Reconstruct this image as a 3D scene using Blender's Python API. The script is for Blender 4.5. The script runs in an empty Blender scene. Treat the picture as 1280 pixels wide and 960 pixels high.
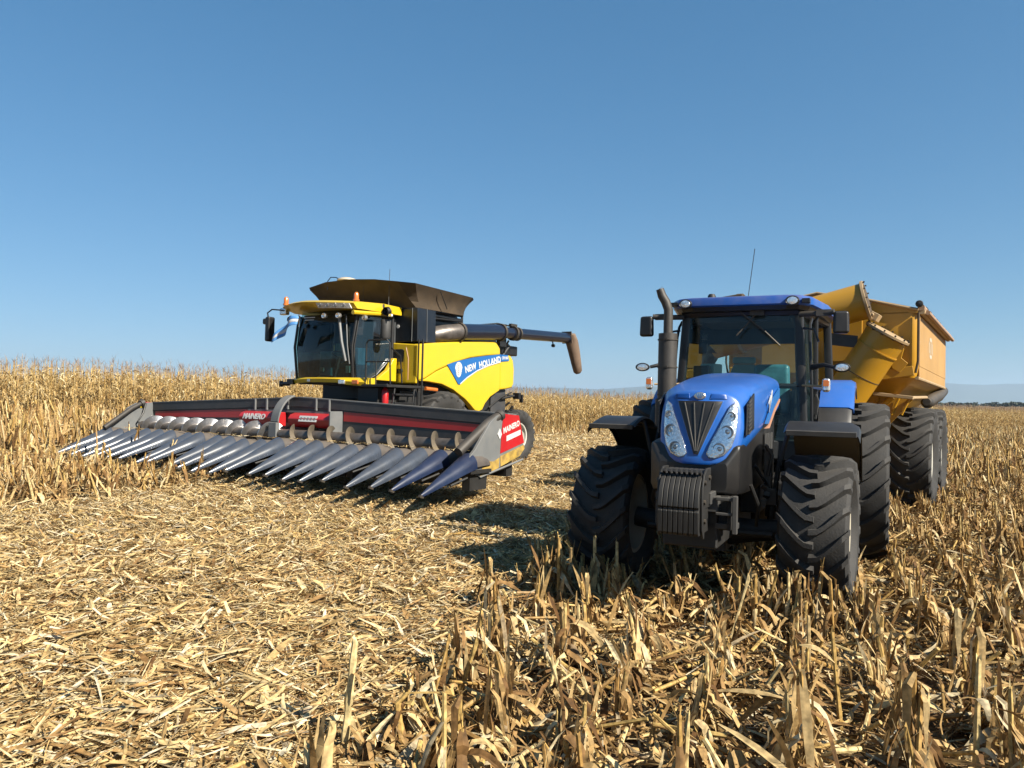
import bpy, bmesh, math, random
import numpy as np
from mathutils import Vector, Matrix
R_ = math.radians
random.seed(7)
rng = np.random.default_rng(11)
scene = bpy.context.scene
COL = scene.collection

# ------------------------------------------------------------------ camera, sky, sun, exposure
CAM_H = 1.9
PITCH = math.atan(25 / 960)
cam = bpy.data.cameras.new('camera')
cam.sensor_width = 36; cam.lens = 36 * 960 / 1280
cam.clip_start = 0.05; cam.clip_end = 60000
co = bpy.data.objects.new('camera', cam); COL.objects.link(co)
co.location = (0, 0, CAM_H); co.rotation_euler = (math.pi / 2 + PITCH, 0, 0)
scene.camera = co

SUN_AZ = R_(130)      # from +Y towards +X
SUN_EL = R_(37)
to_sun = Vector((math.sin(SUN_AZ) * math.cos(SUN_EL), math.cos(SUN_AZ) * math.cos(SUN_EL), math.sin(SUN_EL)))
world = bpy.data.worlds.new('World'); scene.world = world; world.use_nodes = True
wn = world.node_tree; wn.nodes.clear()
sky = wn.nodes.new('ShaderNodeTexSky'); sky.sky_type = 'NISHITA'; sky.sun_disc = False
sky.sun_elevation = SUN_EL; sky.sun_rotation = SUN_AZ
sky.altitude = 400; sky.air_density = 1.0; sky.dust_density = 0.3; sky.ozone_density = 3.0
bg = wn.nodes.new('ShaderNodeBackground'); bg.inputs['Strength'].default_value = 0.0515
wo = wn.nodes.new('ShaderNodeOutputWorld')
sep_ = wn.nodes.new('ShaderNodeSeparateXYZ'); wn.links.new(sky.outputs[0], sep_.inputs[0])
cmb_ = wn.nodes.new('ShaderNodeCombineXYZ')
for i_, (a_, g_) in enumerate(((.60, .98), (1.22, .72), (1.72, .65))):     # clear-air tint of the sky, per channel
    pw_ = wn.nodes.new('ShaderNodeMath'); pw_.operation = 'POWER'; pw_.inputs[1].default_value = g_; wn.links.new(sep_.outputs[i_], pw_.inputs[0])
    ml_ = wn.nodes.new('ShaderNodeMath'); ml_.operation = 'MULTIPLY'; ml_.inputs[1].default_value = a_; wn.links.new(pw_.outputs[0], ml_.inputs[0]); wn.links.new(ml_.outputs[0], cmb_.inputs[i_])
wn.links.new(cmb_.outputs[0], bg.inputs[0]); wn.links.new(bg.outputs[0], wo.inputs[0])
sl = bpy.data.lights.new('sun', 'SUN'); sl.energy = 5.0; sl.angle = R_(0.5); sl.color = (1.0, 0.93, 0.80)
so = bpy.data.objects.new('sun', sl); COL.objects.link(so)
so.rotation_euler = to_sun.to_track_quat('Z', 'Y').to_euler(); so.location = (20, -15, 20)
scene.view_settings.view_transform = 'Standard'; scene.view_settings.look = 'None'
scene.view_settings.exposure = 1.27; scene.view_settings.gamma = 1.0
scene.view_settings.use_curve_mapping = False

# ------------------------------------------------------------------ terrain function
def sstep(a, b, x):
    t = np.clip((x - a) / (b - a), 0, 1); return t * t * (3 - 2 * t)
def G(x, y):
    x = np.asarray(x, float); y = np.asarray(y, float)
    near = -0.025 * np.clip(x, -60, 60)
    g = near + 0.45 * sstep(8, 26, y) + 0.40 * sstep(12, 30, y) * sstep(-3, 10, -x)
    fade = sstep(150, 900, np.hypot(x, y))
    return g * (1 - fade) + (-0.2) * fade
EDGE = lambda x: 28 + 0.715 * (x + 18.7)       # front edge of the standing crop

# ------------------------------------------------------------------ materials
MAT = {}
def nodemat(name):
    m = bpy.data.materials.new(name); m.use_nodes = True
    nt = m.node_tree; nt.nodes.clear()
    out = nt.nodes.new('ShaderNodeOutputMaterial')
    return m, nt, out
def paint(name, col, rough=0.4, metal=0.0, var=0.12, scale=3.0, dust=0.0, dustcol=(0.36, 0.27, 0.17), coat=0.0, bump=0.0, spec=0.5, fine=0.0):
    if metal < .5: col = tuple(c * .58 for c in col)
    dustcol = tuple(c * .56 for c in dustcol)
    m, nt, out = nodemat(name); N = nt.nodes; L = nt.links
    p = N.new('ShaderNodeBsdfPrincipled'); L.new(p.outputs[0], out.inputs[0])
    p.inputs['Roughness'].default_value = rough; p.inputs['Metallic'].default_value = metal
    p.inputs['Coat Weight'].default_value = coat; p.inputs['Coat Roughness'].default_value = 0.12
    p.inputs['Specular IOR Level'].default_value = spec
    tc = N.new('ShaderNodeTexCoord')
    nz = N.new('ShaderNodeTexNoise'); nz.inputs['Scale'].default_value = scale; nz.inputs['Detail'].default_value = 8
    L.new(tc.outputs['Object'], nz.inputs['Vector'])
    mr = N.new('ShaderNodeMapRange'); mr.inputs[1].default_value = .3; mr.inputs[2].default_value = .7
    mr.inputs[3].default_value = 1 - var; mr.inputs[4].default_value = 1 + var
    L.new(nz.outputs[0], mr.inputs[0])
    mul = N.new('ShaderNodeVectorMath'); mul.operation = 'SCALE'; mul.inputs[0].default_value = col
    L.new(mr.outputs[0], mul.inputs['Scale'])
    last = mul.outputs[0]
    if dust > 0:
        # dust that has settled on upward faces, broken up by noise
        ge = N.new('ShaderNodeNewGeometry'); sx = N.new('ShaderNodeSeparateXYZ'); L.new(ge.outputs['Normal'], sx.inputs[0])
        n2 = N.new('ShaderNodeTexNoise'); n2.inputs['Scale'].default_value = 6; n2.inputs['Detail'].default_value = 10; n2.inputs['Roughness'].default_value = .7
        L.new(tc.outputs['Object'], n2.inputs['Vector'])
        a = N.new('ShaderNodeMath'); a.operation = 'MULTIPLY_ADD'; a.inputs[1].default_value = .55; L.new(sx.outputs[2], a.inputs[0]); 
        b = N.new('ShaderNodeMath'); b.operation = 'MULTIPLY_ADD'; b.inputs[1].default_value = 1.5; b.inputs[2].default_value = -.55
        L.new(n2.outputs[0], b.inputs[0]); L.new(b.outputs[0], a.inputs[2])
        c = N.new('ShaderNodeMath'); c.operation = 'MULTIPLY'; c.use_clamp = True; c.inputs[1].default_value = dust * 1.6; L.new(a.outputs[0], c.inputs[0])
        d = N.new('ShaderNodeMath'); d.operation = 'MINIMUM'; d.inputs[1].default_value = min(.95, dust * 1.3); L.new(c.outputs[0], d.inputs[0])
        mx = N.new('ShaderNodeMix'); mx.data_type = 'RGBA'; mx.inputs['B'].default_value = (*dustcol, 1)
        L.new(d.outputs[0], mx.inputs['Factor']); L.new(last, mx.inputs['A']); last = mx.outputs['Result']
        r2 = N.new('ShaderNodeMapRange'); r2.inputs[3].default_value = rough; r2.inputs[4].default_value = .85
        L.new(d.outputs[0], r2.inputs[0]); L.new(r2.outputs[0], p.inputs['Roughness'])
        if coat:
            r3 = N.new('ShaderNodeMapRange'); r3.inputs[3].default_value = coat; r3.inputs[4].default_value = 0
            L.new(d.outputs[0], r3.inputs[0]); L.new(r3.outputs[0], p.inputs['Coat Weight'])
    L.new(last, p.inputs['Base Color'])
    if bump > 0:
        bz = N.new('ShaderNodeTexNoise'); bz.inputs['Scale'].default_value = fine or 40; bz.inputs['Detail'].default_value = 6
        L.new(tc.outputs['Object'], bz.inputs['Vector'])
        bp = N.new('ShaderNodeBump'); bp.inputs['Strength'].default_value = bump; bp.inputs['Distance'].default_value = .01
        L.new(bz.outputs[0], bp.inputs['Height']); L.new(bp.outputs[0], p.inputs['Normal'])
    MAT[name] = m
    return m
def glass(name, tint, refl=1.0, opac=0.0, film=(0.05, 0.06, 0.06)):
    m, nt, out = nodemat(name); N = nt.nodes; L = nt.links
    t = N.new('ShaderNodeBsdfTransparent'); t.inputs[0].default_value = (*tint, 1)
    d = N.new('ShaderNodeBsdfDiffuse'); d.inputs[0].default_value = (*film, 1)
    g = N.new('ShaderNodeBsdfGlossy'); g.inputs['Roughness'].default_value = 0.02
    m1 = N.new('ShaderNodeMixShader'); m1.inputs[0].default_value = opac; L.new(t.outputs[0], m1.inputs[1]); L.new(d.outputs[0], m1.inputs[2])
    fr = N.new('ShaderNodeFresnel'); fr.inputs[0].default_value = 1.5
    mu = N.new('ShaderNodeMath'); mu.operation = 'MULTIPLY'; mu.inputs[1].default_value = refl; mu.use_clamp = True; L.new(fr.outputs[0], mu.inputs[0])
    m2 = N.new('ShaderNodeMixShader'); L.new(mu.outputs[0], m2.inputs[0]); L.new(m1.outputs[0], m2.inputs[1]); L.new(g.outputs[0], m2.inputs[2])
    L.new(m2.outputs[0], out.inputs[0]); MAT[name] = m; return m
DUST = (0.42, 0.32, 0.20)
paint('tractor_blue', (0.008, 0.145, 0.60), .32, var=.05, dust=.10, coat=.5)
paint('roof_blue', (0.008, 0.10, 0.46), .35, var=.05, dust=.22, dustcol=(.45, .33, .24), coat=.3)
paint('combine_yellow', (0.86, 0.58, 0.012), .35, var=.03, dust=.06, coat=.4)
paint('cart_yellow', (0.66, 0.335, 0.014), .45, var=.07, scale=1.5, dust=.10, dustcol=(.55, .36, .16), coat=.15)
paint('cart_side', (0.56, 0.31, 0.085), .6, var=.12, scale=1.2, dust=.45, dustcol=(.56, .40, .22))
paint('tarp', (0.50, 0.33, 0.22), .8, var=.12, dust=.3)
paint('peach_trim', (0.55, 0.38, 0.20), .6, var=.1, dust=.3)
paint('black_plastic', (0.011, 0.011, 0.012), .42, var=.2, dust=.10, dustcol=(.15, .12, .085))
paint('black_dull', (0.012, 0.012, 0.012), .6, var=.25, dust=.12, dustcol=(.14, .11, .075))
paint('grey_plastic', (0.05, 0.05, 0.05), .6, var=.15, dust=.2, dustcol=(.25, .21, .16))
paint('rubber', (0.030, 0.029, 0.028), .72, var=.25, scale=7, dust=.24, dustcol=(.15, .125, .095), bump=.35, fine=60)
paint('rubber_dusty', (0.028, 0.027, 0.026), .75, var=.35, scale=7, dust=.22, dustcol=(.13, .11, .09), bump=.35, fine=60)
paint('rim_cream', (0.62, 0.56, 0.44), .5, var=.12, dust=.25)
paint('rim_white', (0.70, 0.68, 0.60), .5, var=.1, dust=.15)
paint('navy_panel', (0.006, 0.010, 0.018), .35, var=.15, dust=.04, coat=.1)
paint('auger_blue', (0.006, 0.011, 0.030), .30, var=.15, dust=.02, coat=.5)
paint('dusty_brown', (0.085, 0.056, 0.030), .85, var=.35, dust=.2, dustcol=(.16, .11, .065))
paint('spout_brown', (0.20, 0.13, 0.085), .8, var=.2, dust=.3)
paint('header_grey', (0.050, 0.053, 0.060), .5, var=.15, dust=.12)
paint('header_light', (0.20, 0.21, 0.215), .55, var=.12, dust=.15)
paint('header_red', (0.56, 0.014, 0.020), .4, var=.08, dust=.06, coat=.2)
paint('snout_grey', (0.058, 0.074, 0.105), .24, var=.12, scale=9, dust=.10, dustcol=(.24, .20, .15), coat=.25)
paint('snout_blue', (0.005, 0.020, 0.070), .33, var=.15, dust=.06, coat=.3)
paint('hood_dull', (0.085, 0.075, 0.072), .55, var=.25, dust=.3, dustcol=(.26, .2, .14))
paint('steel', (0.55, 0.53, 0.52), .28, metal=.9, var=.2, scale=12)
paint('steel_dark', (0.10, 0.088, 0.082), .38, metal=.5, var=.4, scale=8, dust=.15)
paint('steel_dusty', (0.17, 0.145, 0.11), .5, metal=.3, var=.3, dust=.4)
paint('metal_dark', (0.06, 0.055, 0.05), .5, metal=.4, var=.3, dust=.3)
paint('exhaust_grey', (0.055, 0.050, 0.046), .55, metal=.2, var=.15, dust=.1, bump=.1)
paint('pad_blue', (0.006, 0.085, 0.40), .4, var=.03)
paint('white_decal', (0.78, 0.78, 0.76), .5, var=.03)
paint('pale_decal', (0.66, 0.58, 0.46), .6, var=.1)
paint('blue_decal', (0.02, 0.16, 0.48), .4, var=.03)
paint('orange_decal', (0.60, 0.30, 0.18), .5, var=.03)
paint('seat_teal', (0.10, 0.30, 0.36), .35, var=.3, scale=9)
paint('cab_trim', (0.05, 0.055, 0.06), .7, var=.2)
paint('monitor_pale', (0.35, 0.50, 0.46), .5, var=.1)
paint('skin_none', (0.2, 0.16, 0.12), .7)
paint('red_paint', (0.62, 0.015, 0.015), .3)
paint('amber', (0.85, 0.22, 0.03), .25, coat=.6)
paint('lens', (0.85, 0.85, 0.84), .16, metal=.85, var=.3, scale=45, coat=.8, bump=.5, fine=60)
paint('lamp_white', (0.85, 0.85, 0.84), .25, var=.25, scale=30, coat=.6)
paint('lens_dark', (0.10, 0.11, 0.13), .1, metal=.7, var=.3, scale=20, coat=.6)
paint('flag_blue', (0.10, 0.33, 0.75), .7, var=.05)
paint('flag_white', (0.75, 0.75, 0.76), .7, var=.05)
paint('dome_cream', (0.72, 0.60, 0.45), .5, dust=.2)
paint('mirror_face', (0.25, 0.27, 0.28), .08, metal=1.0)
paint('worn_yellow', (0.50, 0.32, 0.05), .7, var=.45, scale=10, dust=.45)
glass('windshield', (.80, .90, .87), 1.0, .05, (.06, .10, .10))
glass('side_glass', (.62, .82, .82), 1.5, .16, (.10, .20, .23))
glass('tinted_glass', (.40, .56, .52), 1.0, .16, (.035, .05, .045))
glass('tinted_side', (.40, .60, .68), 1.6, .22, (.05, .10, .15))
glass('lamp_glass', (.92, .95, .97), 1.6, .04, (.5, .5, .5))

def straw_mat(name, stops, trans=.22, rough=.75, streak=70):
    m, nt, out = nodemat(name); N = nt.nodes; L = nt.links
    at = N.new('ShaderNodeAttribute'); at.attribute_name = 'rnd'
    oi = N.new('ShaderNodeObjectInfo')
    ad = N.new('ShaderNodeMath'); ad.operation = 'ADD'; L.new(at.outputs['Fac'], ad.inputs[0]); L.new(oi.outputs['Random'], ad.inputs[1])
    fr = N.new('ShaderNodeMath'); fr.operation = 'FRACT'; L.new(ad.outputs[0], fr.inputs[0])
    cr = N.new('ShaderNodeValToRGB'); cr.color_ramp.interpolation = 'LINEAR'
    e = cr.color_ramp.elements
    while len(e) > 1: e.remove(e[-1])
    e[0].position = stops[0][0]; e[0].color = (*stops[0][1], 1)
    for p_, c in stops[1:]:
        q = e.new(p_); q.color = (*c, 1)
    L.new(fr.outputs[0], cr.inputs[0])
    tc = N.new('ShaderNodeTexCoord')
    nz = N.new('ShaderNodeTexNoise'); nz.inputs['Scale'].default_value = streak; nz.inputs['Detail'].default_value = 3
    L.new(tc.outputs['Object'], nz.inputs['Vector'])
    mr = N.new('ShaderNodeMapRange'); mr.inputs[1].default_value = .3; mr.inputs[2].default_value = .7; mr.inputs[3].default_value = .34; mr.inputs[4].default_value = .97
    L.new(nz.outputs[0], mr.inputs[0])
    sc = N.new('ShaderNodeVectorMath'); sc.operation = 'SCALE'; L.new(cr.outputs[0], sc.inputs[0]); L.new(mr.outputs[0], sc.inputs['Scale'])
    p = N.new('ShaderNodeBsdfPrincipled'); p.inputs['Roughness'].default_value = rough; p.inputs['Specular IOR Level'].default_value = .25
    L.new(sc.outputs[0], p.inputs['Base Color'])
    tr = N.new('ShaderNodeBsdfTranslucent'); L.new(sc.outputs[0], tr.inputs[0])
    mx = N.new('ShaderNodeMixShader'); mx.inputs[0].default_value = trans
    L.new(p.outputs[0], mx.inputs[1]); L.new(tr.outputs[0], mx.inputs[2]); L.new(mx.outputs[0], out.inputs[0])
    MAT[name] = m; return m
straw_mat('litter', [(0, (0.265, 0.142, 0.051)), (.12, (0.428, 0.255, 0.098)), (.35, (0.612, 0.420, 0.179)), (.6, (0.714, 0.528, 0.245)), (.8, (0.816, 0.646, 0.357)), (.93, (0.867, 0.753, 0.528)), (1, (0.367, 0.264, 0.161))], .15, streak=18)
straw_mat('brown_leaf', [(0, (0.127, 0.061, 0.019)), (.15, (0.265, 0.144, 0.051)), (.4, (0.451, 0.278, 0.106)), (.65, (0.588, 0.389, 0.161)), (.85, (0.706, 0.519, 0.254)), (.96, (0.764, 0.630, 0.390)), (1, (0.274, 0.185, 0.102))], .2, streak=25)
straw_mat('stalk', [(0, (0.300, 0.163, 0.050)), (.3, (0.480, 0.297, 0.090)), (.6, (0.600, 0.412, 0.144)), (.85, (0.700, 0.546, 0.270)), (1, (0.340, 0.201, 0.081))], .0, .55, streak=30)
straw_mat('crop_leaf', [(0, (0.300, 0.174, 0.064)), (.2, (0.480, 0.305, 0.113)), (.5, (0.640, 0.436, 0.173)), (.8, (0.760, 0.561, 0.263)), (1, (0.850, 0.707, 0.427))], .25, streak=12)
straw_mat('tassel', [(0, (.30, .20, .13)), (.5, (.42, .29, .20)), (1, (.52, .38, .26))], .2)

def ground_mat():
    m, nt, out = nodemat('field_soil'); N = nt.nodes; L = nt.links
    p = N.new('ShaderNodeBsdfPrincipled'); p.inputs['Roughness'].default_value = .95; p.inputs['Specular IOR Level'].default_value = .1
    tc = N.new('ShaderNodeTexCoord')
    def noise(s, d=10, stretch=None):
        n = N.new('ShaderNodeTexNoise'); n.inputs['Scale'].default_value = s; n.inputs['Detail'].default_value = d; n.inputs['Roughness'].default_value = .7
        if stretch:
            mp = N.new('ShaderNodeMapping'); mp.inputs['Scale'].default_value = stretch; L.new(tc.outputs['Object'], mp.inputs[0]); L.new(mp.outputs[0], n.inputs['Vector'])
        else: L.new(tc.outputs['Object'], n.inputs['Vector'])
        return n
    a = noise(14); b = noise(.5, 6)
    cr = N.new('ShaderNodeValToRGB'); e = cr.color_ramp.elements
    e[0].position = .36; e[0].color = (.04, .024, .014, 1); e[1].position = .62; e[1].color = (.28, .19, .09, 1)
    q = e.new(.48); q.color = (.12, .075, .038, 1)
    L.new(a.outputs[0], cr.inputs[0])
    mr = N.new('ShaderNodeMapRange'); mr.inputs[1].default_value = .3; mr.inputs[2].default_value = .7; mr.inputs[3].default_value = .8; mr.inputs[4].default_value = 1.2
    L.new(b.outputs[0], mr.inputs[0])
    sc = N.new('ShaderNodeVectorMath'); sc.operation = 'SCALE'; L.new(cr.outputs[0], sc.inputs[0]); L.new(mr.outputs[0], sc.inputs['Scale'])
    L.new(sc.outputs[0], p.inputs['Base Color'])
    bp = N.new('ShaderNodeBump'); bp.inputs['Strength'].default_value = .8; bp.inputs['Distance'].default_value = .03
    L.new(a.outputs[0], bp.inputs['Height']); L.new(bp.outputs[0], p.inputs['Normal'])
    L.new(p.outputs[0], out.inputs[0]); MAT['field_soil'] = m
ground_mat()
paint('hill_blue', (0.10, 0.12, 0.09), .95, var=.2, scale=.002)
paint('tree_green', (0.045, 0.055, 0.028), .9, var=.3, scale=.2)

# ------------------------------------------------------------------ mesh helpers
def V(*a): return Vector(a)
class MB:
    def __init__(s): s.v = []; s.f = []; s.m = []
    def add(s, vs, fs, mi=0):
        o = len(s.v); s.v += [tuple(x) for x in vs]
        s.f += [tuple(o + i for i in f) for f in fs]; s.m += [mi] * len(fs)
        return s
    def box(s, c, d, rot=None, mi=0, taper=None):
        hx, hy, hz = d[0] / 2, d[1] / 2, d[2] / 2
        vs = []
        for z in (-hz, hz):
            k = taper if (taper and z > 0) else 1
            for x, y in ((-hx, -hy), (hx, -hy), (hx, hy), (-hx, hy)): vs.append(Vector((x * k, y * k, z)))
        if rot is not None:
            Rm = rot if isinstance(rot, Matrix) else (Matrix.Rotation(rot[2], 3, 'Z') @ Matrix.Rotation(rot[1], 3, 'Y') @ Matrix.Rotation(rot[0], 3, 'X'))
            vs = [Rm @ v for v in vs]
        c = Vector(c)
        return s.add([v + c for v in vs], [(0, 3, 2, 1), (4, 5, 6, 7), (0, 1, 5, 4), (1, 2, 6, 5), (2, 3, 7, 6), (3, 0, 4, 7)], mi)
    def span(s, a, b, mi=0):
        c = [(a[i] + b[i]) / 2 for i in range(3)]; d = [abs(a[i] - b[i]) for i in range(3)]
        return s.box(c, d, mi=mi)
    def loft(s, rings, cap=True, closed=True, mi=0):
        n = len(rings[0]); vs = [p for r in rings for p in r]; fs = []
        for i in range(len(rings) - 1):
            for j in range(n if closed else n - 1):
                k = (j + 1) % n
                fs.append((i * n + j, i * n + k, (i + 1) * n + k, (i + 1) * n + j))
        if cap:
            fs.append(tuple(range(n))[::-1]); fs.append(tuple(range((len(rings) - 1) * n, len(rings) * n)))
        return s.add(vs, fs, mi)
    def tube(s, path, r, n=12, cap=True, mi=0, flat=1.0):
        path = [Vector(p) for p in path]; rs = r if isinstance(r, (list, tuple)) else [r] * len(path)
        t0 = (path[1] - path[0]).normalized(); up = Vector((0, 0, 1)) if abs(t0.z) < .9 else Vector((0, 1, 0))
        u = t0.cross(up).normalized(); rings = []
        for i, p in enumerate(path):
            a = path[max(i - 1, 0)]; b = path[min(i + 1, len(path) - 1)]; t = (b - a).normalized()
            u = (u - t * u.dot(t)).normalized(); w = t.cross(u)
            rings.append([p + (u * math.cos(2 * math.pi * k / n) + w * math.sin(2 * math.pi * k / n) * flat) * rs[i] for k in range(n)])
        return s.loft(rings, cap, True, mi)
    def lathe(s, prof, axis='X', n=32, c=(0, 0, 0), mi=0, closed_prof=False):
        # prof: (a, r) a along axis
        rings = []
        for a, r in prof:
            ring = []
            for k in range(n):
                q = 2 * math.pi * k / n; cc, ss = math.cos(q) * r, math.sin(q) * r
                p = {'X': (a, cc, ss), 'Y': (cc, a, ss), 'Z': (cc, ss, a)}[axis]
                ring.append(Vector(p) + Vector(c))
            rings.append(ring)
        return s.loft(rings, False, True, mi)
    def prism(s, poly, axis, a, b, mi=0):
        # poly of 2D points; axis the extrusion axis
        def mk(p, t):
            return {'X': (t, p[0], p[1]), 'Y': (p[0], t, p[1]), 'Z': (p[0], p[1], t)}[axis]
        return s.loft([[mk(p, a) for p in poly], [mk(p, b) for p in poly]], True, True, mi)
    def mesh(s, name, mats, smooth=False, ang=35):
        me = bpy.data.meshes.new(name); me.from_pydata([tuple(v) for v in s.v], [], s.f)
        bm = bmesh.new(); bm.from_mesh(me)
        bmesh.ops.recalc_face_normals(bm, faces=bm.faces); bm.to_mesh(me); bm.free()
        for m in (mats if isinstance(mats, (list, tuple)) else [mats]): me.materials.append(MAT[m])
        if len(s.m) == len(me.polygons): me.polygons.foreach_set('material_index', s.m)
        if smooth:
            me.polygons.foreach_set('use_smooth', [True] * len(me.polygons)); me.set_sharp_from_angle(angle=R_(ang))
        return me
    def build(s, name, mats, parent=None, smooth=False, bevel=0, ang=35, loc=None, rot=None, seg=2):
        me = s.mesh(name, mats, smooth or bevel > 0, ang)
        o = bpy.data.objects.new(name, me); COL.objects.link(o)
        if parent is not None: o.parent = parent
        if loc: o.location = loc
        if rot: o.rotation_euler = rot
        if bevel:
            b = o.modifiers.new('bevel', 'BEVEL'); b.width = bevel; b.segments = seg; b.limit_method = 'ANGLE'; b.angle_limit = R_(40)
            b.harden_normals = True
        return o
def tag(o, label=None, cat=None, group=None, kind=None):
    for k, v in (('label', label), ('category', cat), ('group', group), ('kind', kind)):
        if v: o[k] = v
    return o
def empty(name, parent=None, loc=(0, 0, 0), rot=None):
    o = bpy.data.objects.new(name, None); COL.objects.link(o); o.empty_display_size = .2
    o.location = loc
    if rot: o.rotation_euler = rot
    if parent is not None: o.parent = parent
    return o
TILT = Matrix.Rotation(math.atan(0.025), 4, 'Y')
def pose(o, x, y, z, b):
    o.matrix_world = Matrix.Translation((x, y, z)) @ TILT @ Matrix.Rotation(-b, 4, 'Z'); return o
def text(name, body, size, mat, parent, loc, rot, extrude=.003, sx=1.0, bold=0.0, align='LEFT', shear=0.0):
    c = bpy.data.curves.new(name, 'FONT'); c.body = body; c.size = size; c.extrude = extrude; c.offset = bold; c.align_x = align; c.shear = shear
    c.resolution_u = 3; c.materials.append(MAT[mat])
    tmp = bpy.data.objects.new(name, c); me = bpy.data.meshes.new_from_object(tmp); bpy.data.objects.remove(tmp)
    me.name = name; me.materials.clear(); me.materials.append(MAT[mat])
    o = bpy.data.objects.new(name, me); COL.objects.link(o); o.parent = parent; o.location = loc; o.rotation_euler = rot; o.scale = (sx, 1, 1)
    return o
def circ(cx, cy, rx, ry=None, n=24, a0=0):
    ry = ry or rx
    return [(cx + rx * math.cos(2 * math.pi * k / n + a0), cy + ry * math.sin(2 * math.pi * k / n + a0)) for k in range(n)]

# ------------------------------------------------------------------ wheels
def tyre_mesh(R, w, rr, n, lh=.06, mat='rubber', lug_w=.055, sweep=.42):
    m = MB(); hw = w / 2; rc = R - lh
    prof = [(-hw * .72, rr), (-hw * .80, rr + .02), (-hw * .97, rr + (rc - rr) * .35), (-hw * 1.0, rr + (rc - rr) * .6), (-hw * .97, rc - .06), (-hw * .90, rc - .022), (-hw * .6, rc - .006), (-hw * .3, rc), (0, rc + .002)]
    prof = prof + [(-a, r) for a, r in prof[:-1]][::-1]
    m.lathe(prof, 'X', 72)
    def P(x, r, q): return Vector((x, -math.cos(q) * r, math.sin(q) * r))
    def surf(ax):  # carcass radius at |x|
        pr = [(0, rc + .002), (hw * .3, rc), (hw * .6, rc - .006), (hw * .90, rc - .022), (hw * .97, rc - .06)]
        for (a0, r0), (a1, r1) in zip(pr, pr[1:]):
            if ax <= a1: return r0 + (r1 - r0) * (ax - a0) / (a1 - a0)
        return pr[-1][1]
    for side in (-1, 1):
        for k in range(n):
            q0 = 2 * math.pi * (k + (.5 if side > 0 else 0)) / n
            rings = []
            pts = [(-.02, 0, .80), (.05, .04, 1), (hw * .35, .20, 1), (hw * .62, .52, 1), (hw * .84, .83, 1), (hw * 1.0, 1.02, 1.0), (hw * 1.035, 1.10, 1)]
            for i, (ax, t, hscale) in enumerate(pts):
                q = q0 + sweep * hw / R * t * 2.0
                x = side * ax; lw = lug_w * (.9 + .30 * t) / R
                if i < 6:
                    top = R - (.02 * (ax / hw) ** 2) - (.03 if i == 5 else 0)
                    base = surf(min(abs(ax), hw * .97)) - .012
                    rings.append([P(x if i < 5 else side * hw * .97, base, q - lw * .66), P(x, top, q - lw * .40), P(x, top, q + lw * .40), P(x if i < 5 else side * hw * .97, base, q + lw * .66)])
                else:
                    rings.append([P(side * hw * .96, rc - .13, q - lw * .5), P(side * hw * 1.03, rc - .075, q - lw * .38), P(side * hw * 1.03, rc - .075, q + lw * .38), P(side * hw * .96, rc - .13, q + lw * .5)])
            m.loft(rings, True, True)
    return m.mesh('tyre', mat, True, 28)
def rim_mesh(R, w, rr, side, mat):
    m = MB(); hw = w / 2 * .74; s = side
    m.lathe([(s * hw, rr + .015), (s * (hw + .012), rr + .005), (s * hw, rr - .025), (s * (hw - .06), rr - .035), (s * (hw - .10), rr - .07), (s * hw * .25, rr - .075), (s * hw * .15, rr - .12), (s * hw * .12, rr * .45), (s * hw * .30, rr * .38), (s * hw * .32, .001)], 'X', 40)
    m.lathe([(-s * hw, rr + .015), (-s * hw, rr - .03), (-s * (hw - .1), rr - .07), (s * hw * .1, rr - .075)], 'X', 40)
    return m.mesh('rim', mat, True, 30)
MC = {}
def wheel(parent, loc, R, w, rr, n, side, rubber='rubber', rimmat='rim_cream', steer=0, lh=.05, spin=0.0, lug_w=.055):
    lh = lh + .012
    key = ('t', R, w, rr, n, rubber)
    if key not in MC: MC[key] = tyre_mesh(R, w, rr, n, lh, rubber, lug_w)
    key2 = ('r', R, w, rr, side, rimmat)
    if key2 not in MC: MC[key2] = rim_mesh(R, w, rr, side, rimmat)
    if 'hub' not in MC:
        m = MB(); m.lathe([(-.10, .16), (.02, .16), (.06, .12), (.14, .11), (.16, .09), (.16, .001)], 'X', 20)
        for k in range(10):
            q = k * math.pi / 5; m.tube([(.02, math.cos(q) * .14, math.sin(q) * .14), (.07, math.cos(q) * .14, math.sin(q) * .14)], .014, 6)
        MC['hub'] = m.mesh('hub', 'metal_dark', True)
    o = bpy.data.objects.new('wheel', MC[key2]); COL.objects.link(o); o.parent = parent; o.location = loc; o.rotation_euler = (spin, 0, steer)
    t = bpy.data.objects.new('tyre', MC[key]); COL.objects.link(t); t.parent = o
    h = bpy.data.objects.new('hub', MC['hub']); COL.objects.link(h); h.parent = o; h.location = (side * w / 2 * .2, 0, 0); h.scale = (side, 1, 1)
    return o

# ================================================================== TRACTOR (local: +x picture right, +y rearward)
TR = tag(empty('tractor'), '', 'tractor')
TR['label'] = 'blue farm tractor with black front weights, four lugged tyres and tall exhaust stack'
pose(TR, 1.99, 7.72, .015, R_(25.5))

def hood_ring(y, hw, zb, zt, crown, n=40, power=2.6, x0=0):
    # U shaped outline: rounded below, softly crowned above
    zc = (zb + zt) / 2; hh = (zt - zb) / 2; pts = []
    for k in range(n):
        a = 2 * math.pi * k / n - math.pi / 2
        c, s_ = math.cos(a), math.sin(a)
        pw = power
        x = hw * math.copysign(abs(c) ** (2 / pw), c); z = zc + hh * math.copysign(abs(s_) ** (2 / pw), s_)
        if s_ > 0: z += crown * (1 - (x / hw) ** 2); 
        pts.append(Vector((x0 + x, y, z)))
    return pts
def nose_y(x, z): return -1.02 + .24 * (z - 1.34) + .75 * x * x
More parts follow.
